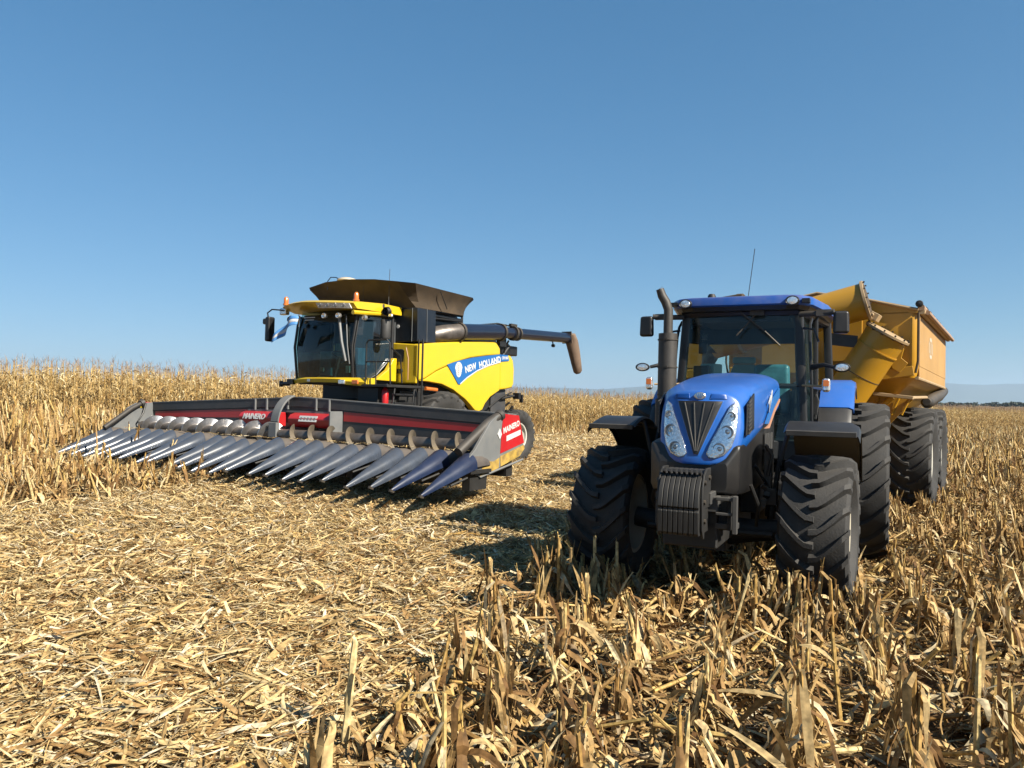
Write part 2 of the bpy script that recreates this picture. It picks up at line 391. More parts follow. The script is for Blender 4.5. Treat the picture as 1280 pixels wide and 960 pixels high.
# hood shell
m = MB(); rings = []
def front_ring(scale, dy):
    pts = []
    n = 40
    for p in hood_ring(0, .375, 1.335, 1.985, .02, power=4.0):
        x, z = p.x * scale, 1.66 + (p.z - 1.66) * scale
        if z < 1.6: x *= 1 - .22 * ((1.6 - z) / .27) ** 1.6
        pts.append(Vector((x, nose_y(x, z) + dy, z)))
    return pts
rings = [front_ring(.30, .0), front_ring(.6, 0), front_ring(.92, 0), front_ring(.975, .012), front_ring(1.0, .045)]
for y, hw, zb, zt, cr in ((-.62, .395, 1.44, 2.035, .04), (-.3, .405, 1.50, 2.09, .045), (.1, .42, 1.58, 2.14, .05), (.5, .435, 1.66, 2.18, .05), (.85, .45, 1.74, 2.21, .05), (1.08, .46, 1.80, 2.20, .05)):
    rings.append(hood_ring(y, hw, zb, zt, cr * .6, power=5.5))
m.loft(rings, True)
hood = m.build('hood', 'tractor_blue', TR, smooth=True, ang=50, loc=(.035, 0, 0))
def on_nose(poly, off, sub=1):
    return [Vector((x, nose_y(x, z) - off, z)) for x, z in poly]
def nose_patch(name, poly, mat, off0, off1, parent):
    m = MB(); cx = sum(p[0] for p in poly) / len(poly); cz = sum(p[1] for p in poly) / len(poly)
    rs = []
    for s_, o in ((1.0, off0), (1.0, off1), (.96, off1 + .004), (.6, off1 + .006), (.25, off1 + .006)):
        rs.append([Vector((cx + (x - cx) * s_, nose_y(cx + (x - cx) * s_, cz + (z - cz) * s_) - o, cz + (z - cz) * s_)) for x, z in poly])
    m.loft(rs, True)
    return m.build(name, mat, parent, smooth=True, ang=40)
def dense(poly, k=5):
    out = []
    for i in range(len(poly)):
        a, b = poly[i], poly[(i + 1) % len(poly)]
        for j in range(k): out.append((a[0] + (b[0] - a[0]) * j / k, a[1] + (b[1] - a[1]) * j / k))
    return out
gx = 0.0
tri = dense([(-.20, 1.905), (.20, 1.905), (.185, 1.86), (.02, 1.43), (-.02, 1.43), (-.185, 1.86)], 5)
nose_patch('grille_surround', [(x * 1.05, 1.70 + (z - 1.70) * 1.035) for x, z in tri], 'tractor_blue', -.01, .004, hood)
gr = nose_patch('grille', tri, 'black_plastic', -.01, .010, hood)
for bx in (-.115, -.04, .04, .115):
    m = MB(); p0 = (bx * 1.15, 1.89); p1 = (bx * .10, 1.46)
    m.tube([Vector((p0[0] + (p1[0] - p0[0]) * t, nose_y(p0[0] + (p1[0] - p0[0]) * t, p0[1] + (p1[1] - p0[1]) * t) - .020, p0[1] + (p1[1] - p0[1]) * t)) for t in (0, .33, .66, 1)], .006, 6)
    m.build('grille_bar', 'grey_plastic', gr, smooth=True)
for s_ in (-1, 1):
    hl = [(s_ * x, z) for x, z in ((.305, 1.90), (.322, 1.87), (.328, 1.74), (.320, 1.61), (.290, 1.50), (.235, 1.43), (.165, 1.40), (.110, 1.405), (.085, 1.44), (.115, 1.53), (.175, 1.66), (.225, 1.78), (.265, 1.87))]
    hl = dense(hl, 3)
    h = nose_patch('headlight', hl, 'lens', -.012, .002, hood)
    for (x, z, r) in ((.278, 1.775, .040), (.25, 1.635, .060), (.195, 1.485, .056)):
        m = MB(); y0 = nose_y(x, z)
        m.lathe([(y0 - .006, r), (y0 - .018, r * .98), (y0 - .020, r * .88), (y0 - .006, r * .78), (y0 + .012, r * .42), (y0 - .012, r * .36), (y0 - .018, r * .2), (y0 - .020, .001)], 'Y', 24, c=(s_ * x, 0, z))
        m.build('reflector', 'steel', h, smooth=True, ang=40)
    m = MB(); rs = []
    cx = sum(p[0] for p in hl) / len(hl); cz = sum(p[1] for p in hl) / len(hl)
    rs = [[Vector((cx + (x - cx) * k, nose_y(cx + (x - cx) * k, cz + (z - cz) * k) - o, cz + (z - cz) * k)) for x, z in hl] for k, o in ((1.02, .003), (.97, .024), (.6, .034), (.2, .036))]
    m.loft(rs, True); m.build('lens_cover', 'lamp_glass', h, smooth=True, ang=50)
# badge and recessed pads above the grille
m = MB(); yb = nose_y(0, 1.945); m.lathe([(yb + .01, .042), (yb - .012, .042), (yb - .018, .036), (yb - .02, .001)], 'Y', 28, c=(0, 0, 1.95))
m.v = [(x * 1.25, y, 1.95 + (z - 1.95) * .8) for x, y, z in m.v]
bd = m.build('badge', 'steel', hood, smooth=True)
m = MB()
for t in (-.6, -.2, .2, .6): m.tube([(t * .02, yb - .024, 1.925), (t * .05, yb - .024, 1.972)], .0028, 5)
m.build('badge_leaf', 'blue_decal', bd)
for s_ in (-1, 1):
    poly = dense([(s_ * .09, 1.925), (s_ * .235, 1.925), (s_ * .225, 1.965), (s_ * .10, 1.97)], 3)
    nose_patch('hood_pad', poly, 'pad_blue', -.012, .002, hood)
# side grille and decal, both sides
for s_ in (-1, 1):
    m = MB(); poly = [(-.80, 1.60), (-.77, 1.88), (-.50, 1.99), (-.49, 1.66)]
    m.loft([[Vector((s_ * (.385 + .02 * (y + .8) / .3), y, z)) for y, z in poly], [Vector((s_ * (.401 + .02 * (y + .8) / .3), y, z)) for y, z in poly]])
    sg = m.build('side_intake', 'black_plastic', hood, bevel=.006)
    m = MB()
    for k in range(9):
        z = 1.64 + k * .035
        m.box((s_ * .412, -.64, z), (.006, .24, .008), rot=(R_(12), 0, 0))
    m.build('intake_mesh', 'grey_plastic', sg)
    m = MB(); poly = [(.12, 1.70), (.62, 1.98), (.98, 2.08), (.98, 1.98), (.62, 1.86), (.3, 1.70)]
    m.loft([[Vector((s_ * (.427 + .022 * (y) / .6), y, z)) for y, z in poly], [Vector((s_ * (.440 + .022 * y / .6), y, z)) for y, z in poly]])
    m.build('side_stripe', 'blue_decal', hood)
    m = MB(); poly = [(.08, 1.655), (.32, 1.685), (.64, 1.845), (1.0, 1.965), (1.0, 1.94), (.66, 1.815), (.34, 1.655)]
    m.loft([[Vector((s_ * (.427 + .022 * (y) / .6), y, z)) for y, z in poly], [Vector((s_ * (.442 + .022 * y / .6), y, z)) for y, z in poly]])
    m.build('stripe_edge', 'orange_decal', hood)
    text('model_number', 'T7040', .17, 'white_decal', hood, (s_ * .452, .28 if s_ > 0 else .95, 1.80 if s_ > 0 else 2.0), (R_(90), R_(-20) * s_, R_(92) * s_), .002, sx=1.0, bold=.004)
# lower nose, radiator housing
m = MB()
rs = []
for y, hw, zb, zt in ((-.98, .30, 1.10, 1.36), (-.90, .40, 1.08, 1.52), (-.5, .41, 1.06, 1.56), (.2, .43, 1.05, 1.66), (.9, .44, 1.05, 1.80), (1.15, .44, 1.05, 1.84)):
    rs.append([Vector((x, y, z)) for x, z in ((-hw * .92, zb), (hw * .92, zb), (hw, zb + .06), (hw, zt), (hw * .85, zt), (-hw * .85, zt), (-hw, zt), (-hw, zb + .06))])
m.loft(rs, True); ln = m.build('lower_nose', 'black_plastic', TR, bevel=.02)
for s_ in (-1, 1):
    m = MB(); m.lathe([(-.985 + .06, .05), (-.99 + .03, .055), (-.985 + .03, .04), (-.94, .03), (-.93, .001)], 'Y', 20, c=(s_ * .27, -.0, 1.24)); m.build('fog_recess', 'lens_dark', ln, smooth=True)
    m = MB()
    for k in range(4): m.span((s_ * .45, .3 + k * .16, 1.2), (s_ * .455, .4 + k * .16, 1.6))
    m.build('side_louvre', 'grey_plastic', ln, bevel=.01)
# chassis, engine, axle
m = MB()
m.span((-.24, -1.05, .62), (.24, 1.2, 1.08)); m.span((-.30, .9, .45), (.30, 3.2, 1.15)); m.span((-.33, -.98, .78), (.33, -.80, 1.08)); m.span((-.42, .2, .8), (.42, 1.0, 1.3))
ch = m.build('chassis', 'black_dull', TR, bevel=.02)
m = MB(); m.tube([(-.78, 0, .70), (-.4, 0, .66), (0, 0, .62), (.4, 0, .66), (.78, 0, .70)], [.10, .11, .15, .11, .10], 14)
m.tube([(-.6, -.22, .66), (.6, -.22, .66)], .03, 8); m.box((0, -.05, .62), (.34, .4, .3))
ax = m.build('front_axle', 'black_dull', TR, smooth=True)
m = MB(); m.tube([(-1.0, 2.95, .98), (1.0, 2.95, .98)], .13, 14); m.build('rear_axle', 'black_dull', TR, smooth=True)
for s_ in (-1, 1):
    m = MB(); m.tube([(s_ * .44, -.55, 1.15), (s_ * .5, -.45, .95), (s_ * .46, -.3, .75)], .018, 6); m.tube([(s_ * .43, -.2, 1.3), (s_ * .52, 0, 1.1), (s_ * .5, .1, .8)], .014, 6)
    m.tube([(s_ * .47, .15, 1.45), (s_ * .53, .2, 1.2), (s_ * .49, .4, 1.0), (s_ * .55, .5, .8)], .016, 6)
    m.build('hydraulic_hose', 'black_dull', TR, smooth=True)
for s_ in (-1, 1):
    m = MB(); m.box((s_ * .52, .05, 1.25), (.07, .10, .42)); m.box((s_ * .56, .03, 1.0), (.10, .16, .16)); m.tube([(s_ * .50, -.05, 1.5), (s_ * .56, -.02, 1.4), (s_ * .52, .0, 1.2)], .02, 8)
    for k in range(5): m.box((s_ * (.5 + .02 * (k % 2)), -.12 + .05 * k, .95 + .07 * k), (.06, .05, .05), rot=(k, .3 * k, .2))
    m.build('valve_block', 'metal_dark', TR, bevel=.006)
    m = MB(); m.box((s_ * .62, 1.75, .85), (.5, 1.2, .55)); m.box((s_ * .62, 1.1, .85), (.44, .16, .45))
    tk = m.build('fuel_tank', 'black_plastic', TR, bevel=.05)
    for k, z in enumerate((.55, .85, 1.15)):
        m = MB(); m.box((s_ * .93, 2.0, z), (.16, .40, .03)); m.build('step', 'black_dull', tk, bevel=.005)
# weight block: a stack of suitcase weights
m = MB()
prof = [(-1.10, 1.315), (-1.24, 1.315), (-1.34, 1.29), (-1.42, 1.24), (-1.475, 1.165), (-1.505, 1.07), (-1.51, 1.02), (-1.495, 1.01), (-1.495, .995), (-1.51, .985), (-1.50, .81), (-1.48, .785), (-1.10, .785)]
wb = tag(empty('weight_block', TR), None)
nW = 8
for k in range(nW):
    m = MB(); x0 = -.172 + k * .043
    m.prism(prof, 'X', x0 + .0015, x0 + .0405)
    w_ = m.build('suitcase_weight', 'black_dull', wb, bevel=.006)
    m = MB(); m.box((x0 + .021, -1.36, 1.288), (.018, .10, .022), rot=(R_(-30), 0, 0)); m.build('hand_slot', 'black_plastic', w_)
for s_ in (-1, 1):
    m = MB(); m.prism([(y, z) for y, z in ((-1.12, 1.33), (-1.28, 1.335), (-1.38, 1.28), (-1.44, 1.18), (-1.45, .84), (-1.40, .76), (-1.36, .75), (-1.33, 1.0), (-1.12, 1.0))], 'X', s_ * .174, s_ * .192)
    sp = m.build('end_plate', 'black_dull', wb, bevel=.005)
    m = MB()
    for y, z in ((-1.38, 1.22), (-1.40, 1.06), (-1.38, .9), (-1.2, 1.25)): m.lathe([(s_ * .192, .02), (s_ * .207, .02), (s_ * .209, .001)], 'X', 8, c=(0, y, z))
    m.build('bolt', 'metal_dark', sp)
m = MB(); m.span((-.25, -1.12, .95), (.25, -.95, 1.08))
for s_ in (-1, 1): m.span((s_ * .17, -1.2, 1.02), (s_ * .21, -.9, 1.12)); m.span((.33, -1.1, .80), (.36, -.8, 1.08))
m.span((.24, -1.15, 1.055), (.40, -1.12, 1.085)); m.span((.24, -1.15, .93), (.38, -1.12, .955)); m.span((.38, -1.16, .78), (.42, -1.10, 1.10)); m.span((.1, -1.05, .80), (.40, -.9, .85))
m.build('weight_bracket', 'grey_plastic', TR, bevel=.006)
# front wheels and fenders
FR, FW = .695, .60
wheel(TR, (-1.0, 0, .73), FR, FW, .40, 18, -1, 'rubber_dusty', 'rim_cream', steer=R_(-1), lug_w=.06)
wheel(TR, (1.0, 0, .73), FR, FW, .40, 18, 1, 'rubber_dusty', 'rim_cream', steer=R_(-3), spin=.1, lug_w=.06)
wheel(TR, (-1.28, 2.95, .98), .985, .66, .50, 21, -1, 'rubber_dusty', 'rim_cream', lug_w=.065)
wheel(TR, (1.28, 2.95, .98), .985, .66, .50, 21, 1, 'rubber_dusty', 'rim_cream', spin=.07, lug_w=.065)
for s_ in (-1, 1):
    m = MB(); rs = []; FO = 1.345 if s_ > 0 else 1.21
    for k in range(15):
        q = R_(66 + 88 * k / 14); r0 = 1.0
        ring = []
        for x, dr in ((.70, -.0), (.72, .02), (FO - .085, .02), (FO - .015, -.02), (FO, -.08), (FO - .01, -.08), (FO - .025, -.035), (FO - .095, .0), (.74, .0)):
            rr = r0 + dr; ring.append(Vector((s_ * x, -math.cos(q) * rr, .72 + math.sin(q) * rr)))
        rs.append(ring)
    m.loft(rs, True)
    fd = m.build('front_fender', 'black_plastic', TR, smooth=True, ang=35)
    m = MB(); m.box((s_ * (FO + .69) / 2, -.415, 1.635), (FO - .75, .02, .05), rot=(R_(10), 0, 0)); m.build('fender_lip', 'grey_plastic', fd, bevel=.006)
    m = MB(); m.tube([(s_ * .55, .0, .75), (s_ * .62, .0, 1.3), (s_ * .72, .0, 1.68), (s_ * 1.1, .0, 1.70)], .025, 8); m.tube([(s_ * .62, .0, 1.3), (s_ * .66, .35, 1.62), (s_ * 1.1, .35, 1.65)], .02, 8)
    m.build('fender_bracket', 'black_dull', fd, smooth=True)
# rear fenders
for s_ in (-1, 1):
    def arcpanel(q0, q1, xin, xout, r, name, mat, parent):
        m = MB(); rs = []
        for k in range(13):
            q = R_(q0 + (q1 - q0) * k / 12); ring = []
            for x, dr in ((xin, 0), (xout - .05, .0), (xout, -.03), (xout + .005, -.10), (xout - .01, -.10), (xout - .02, -.04), (xout - .06, -.02), (xin, -.02)):
                rr = r + dr; ring.append(Vector((s_ * x, 2.95 - math.cos(q) * rr, .98 + math.sin(q) * rr)))
            rs.append(ring)
        m.loft(rs, True); return m.build(name, mat, parent, smooth=True, ang=35)
    rf = arcpanel(46, 118, .84, 1.22, 1.27, 'rear_fender', 'tractor_blue', TR)
    arcpanel(20, 45.5, .84, 1.20, 1.265, 'lower_fender', 'black_plastic', rf)
    m = MB(); m.prism([(2.95 - math.cos(R_(q)) * 1.26, .98 + math.sin(R_(q)) * 1.26) for q in range(20, 121, 8)] + [(2.95 + .2, 1.4), (2.3, 1.3)], 'X', s_ * .84, s_ * .86)
    m.build('fender_inner', 'tractor_blue', rf)
# exhaust
m = MB(); EX = -.74; EY = 1.0
m.tube([(EX, EY, 1.20), (EX, EY, 2.70)], .108, 24)
ex = m.build('exhaust', 'exhaust_grey', TR, smooth=True)
m = MB(); m.tube([(EX, EY, 2.68), (EX, EY, 2.86), (EX, EY, 2.98), (EX - .03, EY - .015, 3.07), (EX - .07, EY - .03, 3.14), (EX - .095, EY - .045, 3.22)], [.054, .054, .054, .054, .052, .046], 16); m.build('tailpipe', 'exhaust_grey', ex, smooth=True)
m = MB(); m.tube([(EX - .097, EY - .046, 3.222), (EX - .099, EY - .047, 3.225)], [.044, .044], 12); m.build('pipe_mouth', 'black_dull', ex)
m = MB(); m.tube([(EX, EY, 1.1), (EX, EY, 1.94)], .13, 20); m.box((EX + .1, EY, 1.5), (.26, .26, .7)); m.build('lower_shield', 'black_dull', ex, smooth=True, ang=40)
for z in (2.62, 2.30, 1.98):
    m = MB(); m.lathe([(z, .114), (z, .118), (z + .015, .118), (z + .015, .114)], 'Z', 24, c=(EX, EY, 0)); m.tube([(EX + .02, EY - .105, z + .007), (EX + .02, EY - .13, z + .007)], .014, 8); m.build('clamp_band', 'metal_dark', ex, smooth=True)
# cab
cabin = empty('cab', TR)
YF = 1.46
m = MB()
def pillar(a, b, r, k=.7): m.tube([a, ((a[0] + b[0]) / 2, (a[1] + b[1]) / 2 - .01, (a[2] + b[2]) / 2), b], r, 8, flat=k)
for s_ in (-1, 1):
    pillar((s_ * .72, YF, 1.45), (s_ * .64, YF + .08, 3.03), .055)
    pillar((s_ * .93, 3.05, 1.6), (s_ * .86, 3.05, 3.03), .05)
    pillar((s_ * .80, 2.15, 1.5), (s_ * .78, 2.2, 3.03), .03)
m.tube([(-.66, YF + .06, 2.985), (.66, YF + .06, 2.985)], .05, 8); m.tube([(-.7, YF + .02, 2.12), (.7, YF + .02, 2.12)], .03, 8); m.tube([(-.86, 3.05, 2.98), (.86, 3.05, 2.98)], .045, 8)
for s_ in (-1, 1): m.tube([(s_ * .66, YF + .06, 2.985), (s_ * .86, 3.05, 2.985)], .045, 8)
fr = m.build('cab_frame', 'black_plastic', cabin, smooth=True)
m = MB(); m.box((0, 2.3, 1.38), (1.5, 1.6, .22)); m.box((0, 2.95, 1.75), (1.6, .1, .7)); m.box((0, 3.0, 1.2), (1.5, .5, .4)); m.build('cab_floor', 'cab_trim', cabin, bevel=.02)
m = MB(); m.loft([[Vector((x, YF + (z - 2.12) * .09 - .05 * (1 - (x / .7) ** 2), z)) for x in np.linspace(-.67 + .05 * (z - 2.1), .67 - .05 * (z - 2.1), 9)] for z in (1.5, 2.1, 2.5, 2.97)], False, False)
m.build('windshield', 'windshield', cabin, smooth=True)
for s_ in (-1, 1):
    m = MB(); m.loft([[Vector((s_ * (.735 - .05 * (z - 1.6) + .07 * (y - YF) / 1.5), y, z)) for y in np.linspace(YF + .03, 3.02, 6)] for z in (1.55, 2.1, 2.6, 2.97)], False, False)
    dr = m.build('door', 'side_glass', cabin, smooth=True)
    m = MB(); m.tube([(s_ * .80, 1.55, 1.6), (s_ * .79, 1.54, 2.2), (s_ * .765, 1.56, 2.70), (s_ * .76, 1.64, 2.84), (s_ * .765, 1.80, 2.92)], .018, 6); m.tube([(s_ * .78, 1.5, 2.12), (s_ * .86, 2.6, 2.12)], .022, 6)
    m.build('door_frame', 'black_plastic', dr, smooth=True)
    m = MB(); m.tube([(s_ * .83, 1.62, 1.75), (s_ * .86, 1.64, 1.95), (s_ * .83, 1.66, 2.03)], .016, 6); m.box((s_ * .83, 1.64, 1.9), (.04, .06, .2)); m.build('door_handle', 'black_dull', dr, smooth=True)
m = MB(); m.loft([[Vector((x, 3.07, z)) for x in (-.84, 0, .84)] for z in (2.1, 2.97)], False, False); m.build('rear_window', 'windshield', cabin)
# roof
m = MB()
def roofring(z, k, yk=0):
    return [Vector((x * k, 2.25 + (y - 2.25) * (1 - (1 - k) * .8), z)) for x, y in ((-.56, 1.26), (.56, 1.26), (.70, 1.31), (.80, 1.48), (.93, 2.3), (.97, 3.1), (.90, 3.32), (-.90, 3.32), (-.97, 3.1), (-.93, 2.3), (-.80, 1.48), (-.70, 1.31))]
m.loft([roofring(3.035, .965), roofring(3.05, 1.0), roofring(3.11, 1.0), roofring(3.14, .985), roofring(3.15, .95), roofring(3.17, .75), roofring(3.18, .3)], True)
roof = m.build('cab_roof', 'roof_blue', cabin, smooth=True, ang=30)
m = MB(); m.loft([roofring(2.99, .93), roofring(3.035, .96)], True); m.build('roof_lining', 'black_plastic', roof)
for s_ in (-1, 1):
    m = MB(); c = (s_ * .60, 1.255, 3.075)
    m.lathe([(.10, .062), (-.01, .066), (-.02, .060), (-.012, .052), (.015, .03), (.02, .001)], 'Y', 24)
    m.v = [(x * 1.15 + c[0], y + c[1], z * .85 + c[2]) for x, y, z in m.v]; l_ = m.build('roof_lamp', 'black_plastic', roof, smooth=True)
    m = MB(); m.lathe([(.0, .056), (-.012, .048), (-.016, .001)], 'Y', 24); m.v = [(x * 1.15 + c[0], y + c[1] - .008, z * .85 + c[2]) for x, y, z in m.v]; m.build('lamp_lens', 'lens', l_, smooth=True)
    m = MB(); m.span((s_ * .78, 1.42, 3.055), (s_ * .70, 1.27, 3.10)); m.build('roof_vent', 'black_plastic', roof)
m = MB(); m.lathe([(3.18, .05), (3.25, .05), (3.275, .035), (3.28, .001)], 'Z', 16, c=(-.42, 1.9, 0)); m.build('beacon_base', 'black_dull', roof, smooth=True)
m = MB(); m.box((-.2, 2.1, 3.245), (.28, .2, .05), rot=(0, R_(-8), 0)); m.box((-.1, 2.1, 3.265), (.10, .14, .05)); m.build('antenna_pod', 'dusty_brown', roof, bevel=.015)
m = MB(); m.tube([(-.06, 2.4, 3.2), (-.055, 2.4, 3.28)], .012, 8); m.tube([(-.055, 2.4, 3.28), (.02, 2.4, 3.92)], .0045, 6); m.build('antenna', 'black_dull', roof, smooth=True)
# mirrors, lamps on stalks
for s_ in (-1, 1):
    m = MB(); m.tube([(s_ * .66, 1.45, 2.94), (s_ * .95, 1.40, 2.94), (s_ * 1.03, 1.38, 2.95)], .032, 10); m.box((s_ * .92, 1.40, 2.945), (.16, .05, .07))
    ma = m.build('mirror_arm', 'exhaust_grey', cabin, smooth=True, ang=40)
    m = MB(); m.box((s_ * 1.10, 1.38, 2.83), (.17, .09, .25), rot=(0, 0, R_(8) * s_), taper=.92); m.build('mirror_housing', 'black_plastic', ma, bevel=.03, seg=3)
    m = MB(); m.box((s_ * 1.10, 1.432, 2.83), (.14, .006, .21), rot=(0, 0, R_(8) * s_)); m.build('mirror_glass', 'mirror_face', ma)
    m = MB(); m.tube([(s_ * .70, 1.45, 2.78), (s_ * .82, 1.42, 2.76), (s_ * .87, 1.40, 2.62)], .014, 8); m.build('grab_rail', 'black_plastic', cabin, smooth=True)
    m = MB(); m.tube([(s_ * .80, 1.50, 2.34), (s_ * .93, 1.40, 2.36), (s_ * 1.04, 1.35, 2.33)], [.035, .025, .02], 8); wa = m.build('lamp_arm', 'black_plastic', cabin, smooth=True)
    m = MB(); c = (s_ * 1.12, 1.30, 2.325); m.lathe([(.07, .03), (.03, .06), (-.01, .065), (-.015, .055), (.01, .04), (.02, .001)], 'Y', 24); m.v = [(x * 1.35 + c[0], y + c[1], z * .8 + c[2]) for x, y, z in m.v]; wl = m.build('work_lamp', 'black_plastic', wa, smooth=True)
    m = MB(); m.lathe([(.0, .055), (-.012, .048), (-.016, .001)], 'Y', 24); m.v = [(x * 1.35 + c[0], y + c[1] - .004, z * .8 + c[2]) for x, y, z in m.v]; m.build('lamp_lens', 'lens', wa, smooth=True)
    ox = (s_ * 1.04 if s_ < 0 else .96)
    m = MB(); m.tube([(s_ * .70, 1.45, 2.13), (ox * .95, 1.36, 2.12)], .012, 8); m.build('indicator_arm', 'peach_trim', cabin, smooth=True)
    m = MB(); m.box((ox, 1.33, 2.13), (.085, .07, .155)); ind = m.build('indicator', 'lens', cabin, bevel=.03, seg=3)
    m = MB(); m.box((ox, 1.292, 2.15), (.06, .01, .07)); m.build('indicator_lens', 'amber', ind, bevel=.003)
# wiper
m = MB(); m.tube([(.20, YF - .05, 2.98), (.12, YF - .09, 2.86), (-.02, YF - .11, 2.70)][::-1], .009, 6); m.tube([(.02, YF - .10, 2.97), (.30, YF - .10, 2.74), (.46, YF - .08, 2.58)], .010, 6); m.box((.20, YF - .06, 2.97), (.16, .04, .07)); m.build('wiper', 'metal_dark', cabin, smooth=True)
# inside
m = MB(); m.box((.14, 2.55, 1.72), (.52, .5, .14)); seat = m.build('seat', 'cab_trim', cabin, bevel=.04, seg=3)
m = MB(); m.box((.20, 2.80, 2.12), (.50, .13, .66), rot=(R_(-8), 0, 0), taper=.9); m.build('backrest', 'seat_teal', seat, bevel=.06, seg=4)
m = MB(); m.box((-.16, 2.86, 2.50), (.30, .07, .09)); m.box((-.16, 2.86, 2.32), (.46, .08, .26), taper=.6); m.build('headrest', 'monitor_pale', seat, bevel=.03, seg=3)
m = MB(); m.tube([(.05, 1.75, 1.5), (.05, 1.95, 2.05)], .05, 10); col = m.build('steering_column', 'cab_trim', cabin, smooth=True)
m = MB(); pts = [Vector((.05 + .19 * math.cos(a), 1.98 + .19 * math.sin(a) * .8, 2.08 - .19 * math.sin(a) * .55)) for a in np.linspace(0, 2 * math.pi, 25)]
m.tube(pts, .014, 8, cap=False); m.tube([(.05, 1.96, 2.04), (.23, 1.98, 2.08)], .01, 6); m.tube([(.05, 1.96, 2.04), (-.13, 1.98, 2.08)], .01, 6); m.build('steering_wheel', 'black_dull', col, smooth=True)
m = MB(); m.box((-.50, 1.78, 2.28), (.22, .06, .18), rot=(0, 0, R_(-20))); mo = m.build('monitor', 'black_plastic', cabin, bevel=.012)
m = MB(); m.box((-.42, 1.95, 2.28), (.20, .20, .24), rot=(0, 0, R_(-20))); m.build('monitor_back', 'monitor_pale', mo, bevel=.015)
m = MB(); m.box((-.48, 1.72, 2.58), (.10, .05, .13)); m.box((-.47, 1.72, 2.72), (.08, .06, .06)); m.tube([(-.55, 1.6, 2.9), (-.5, 1.7, 2.7)], .012, 6); m.build('radio', 'black_plastic', cabin, bevel=.01)
m = MB(); m.box((0, 2.2, 2.95), (1.2, 1.3, .06)); m.box((.0, 1.62, 2.91), (1.1, .18, .07)); m.box((0, 2.98, 2.84), (1.5, .05, .22)); m.build('headliner', 'cab_trim', cabin, bevel=.02)
m = MB(); m.box((.62, 2.6, 1.95), (.22, .7, .5)); m.box((-.55, 2.6, 1.8), (.22, .6, .3)); m.build('side_console', 'cab_trim', cabin, bevel=.04)
m = MB(); m.box((.66, 1.9, 1.66), (.05, .3, .28)); m.build('red_panel', 'dusty_brown', cabin, bevel=.02)
# hitch
m = MB(); m.box((0, 3.75, .48), (.14, 1.1, .06)); m.box((0, 3.5, .7), (.6, .4, .5)); m.build('drawbar', 'black_dull', TR, bevel=.01)
# ================================================================== GRAIN CART
CA = tag(empty('grain_cart'), 'dusty yellow grain cart with folded unloading auger hitched behind the blue tractor', 'grain cart')
pose(CA, 6.42, 15.25, -.08, R_(33.5))
m = MB()
def hring(z, hx, y0, y1, r=.12):
    pts = []
    for cx, cy, a0 in ((hx - r, y0 + r, -90), (hx - r, y1 - r, 0), (-hx + r, y1 - r, 90), (-hx + r, y0 + r, 180)):
        for k in range(5):
            a = R_(a0 + 90 * k / 4); pts.append(Vector((cx + r * math.cos(a), cy + r * math.sin(a), z)))
    return pts
m.loft([hring(1.15, .42, -1.0, 2.4, .05), hring(1.35, .5, -1.15, 2.6, .05), hring(2.30, 1.42, -1.72, 3.2, .1), hring(2.42, 1.56, -1.92, 3.5, .12), hring(2.6, 1.6, -2.0, 3.6, .14), hring(3.52, 1.6, -2.0, 3.6, .14)], True)
hop = m.build('hopper', 'cart_yellow', CA, smooth=True, ang=25)
for s_ in (-1, 1):
    m = MB(); m.prism([(-1.84, 2.62), (3.45, 2.62), (3.45, 3.47), (-1.84, 3.47)], 'X', s_ * 1.6, s_ * 1.612); sp = m.build('side_panel', 'cart_side', hop, bevel=.004)
    m = MB(); m.prism([(-1.80, 2.44), (3.45, 2.44), (3.45, 2.62), (-1.84, 2.62)], 'X', s_ * 1.585, s_ * 1.606); m.build('side_skirt', 'cart_side', hop)
    m = MB(); m.tube([(s_ * 1.585, -1.95, 2.42), (s_ * 1.59, 3.55, 2.42)], .03, 8); m.build('lower_rail', 'peach_trim', hop, smooth=True)
    m = MB(); m.tube([(s_ * 1.64, -1.98, 3.53), (s_ * 1.64, 3.65, 3.53)], .055, 12); m.build('top_rail', 'peach_trim', hop, smooth=True)
    # emblem: pale worn outline
    m = MB(); cy, cz = .0, 3.05
    for k in range(28):
        a = 2 * math.pi * k / 28; b = 2 * math.pi * (k + 1) / 28
        if k % 7 == 3: continue
        m.add([(s_ * 1.6155, cy + .36 * math.cos(a), cz + .2 * math.sin(a)), (s_ * 1.6155, cy + .36 * math.cos(b), cz + .2 * math.sin(b)), (s_ * 1.6155, cy + .27 * math.cos(b), cz + .13 * math.sin(b)), (s_ * 1.6155, cy + .27 * math.cos(a), cz + .13 * math.sin(a))], [(0, 1, 2, 3)])
    m.box((s_ * 1.6155, cy, cz), (.002, .12, .2)); m.build('emblem', 'pale_decal', sp)
# raised front gable, rear gable, tarp
gab = [(-1.6, 3.50), (1.6, 3.50), (1.58, 3.56), (.85, 3.75), (0, 3.92), (-.85, 3.75), (-1.58, 3.56)]
m = MB(); m.prism(gab, 'Y', -2.0, -1.94); m.build('front_gable', 'cart_yellow', hop)
m = MB(); m.prism(gab, 'Y', 3.54, 3.6); m.build('rear_gable', 'cart_yellow', hop)
m = MB(); m.loft([[Vector((x, y, z + .015 + .02 * math.sin(y * 3) * (abs(x) > .1))) for x, z in ((-1.6, 3.56), (-.85, 3.755), (0, 3.925), (.85, 3.755), (1.6, 3.56))] for y in np.linspace(-1.98, 3.58, 12)], False, False)
m.build('tarp', 'tarp', hop, smooth=True)
m = MB(); m.tube([(x, -2.02, z) for x, z in ((-1.6, 3.55), (-.85, 3.75), (0, 3.92), (.85, 3.75), (1.6, 3.55))], .022, 8); m.build('tarp_edge', 'peach_trim', hop, smooth=True)
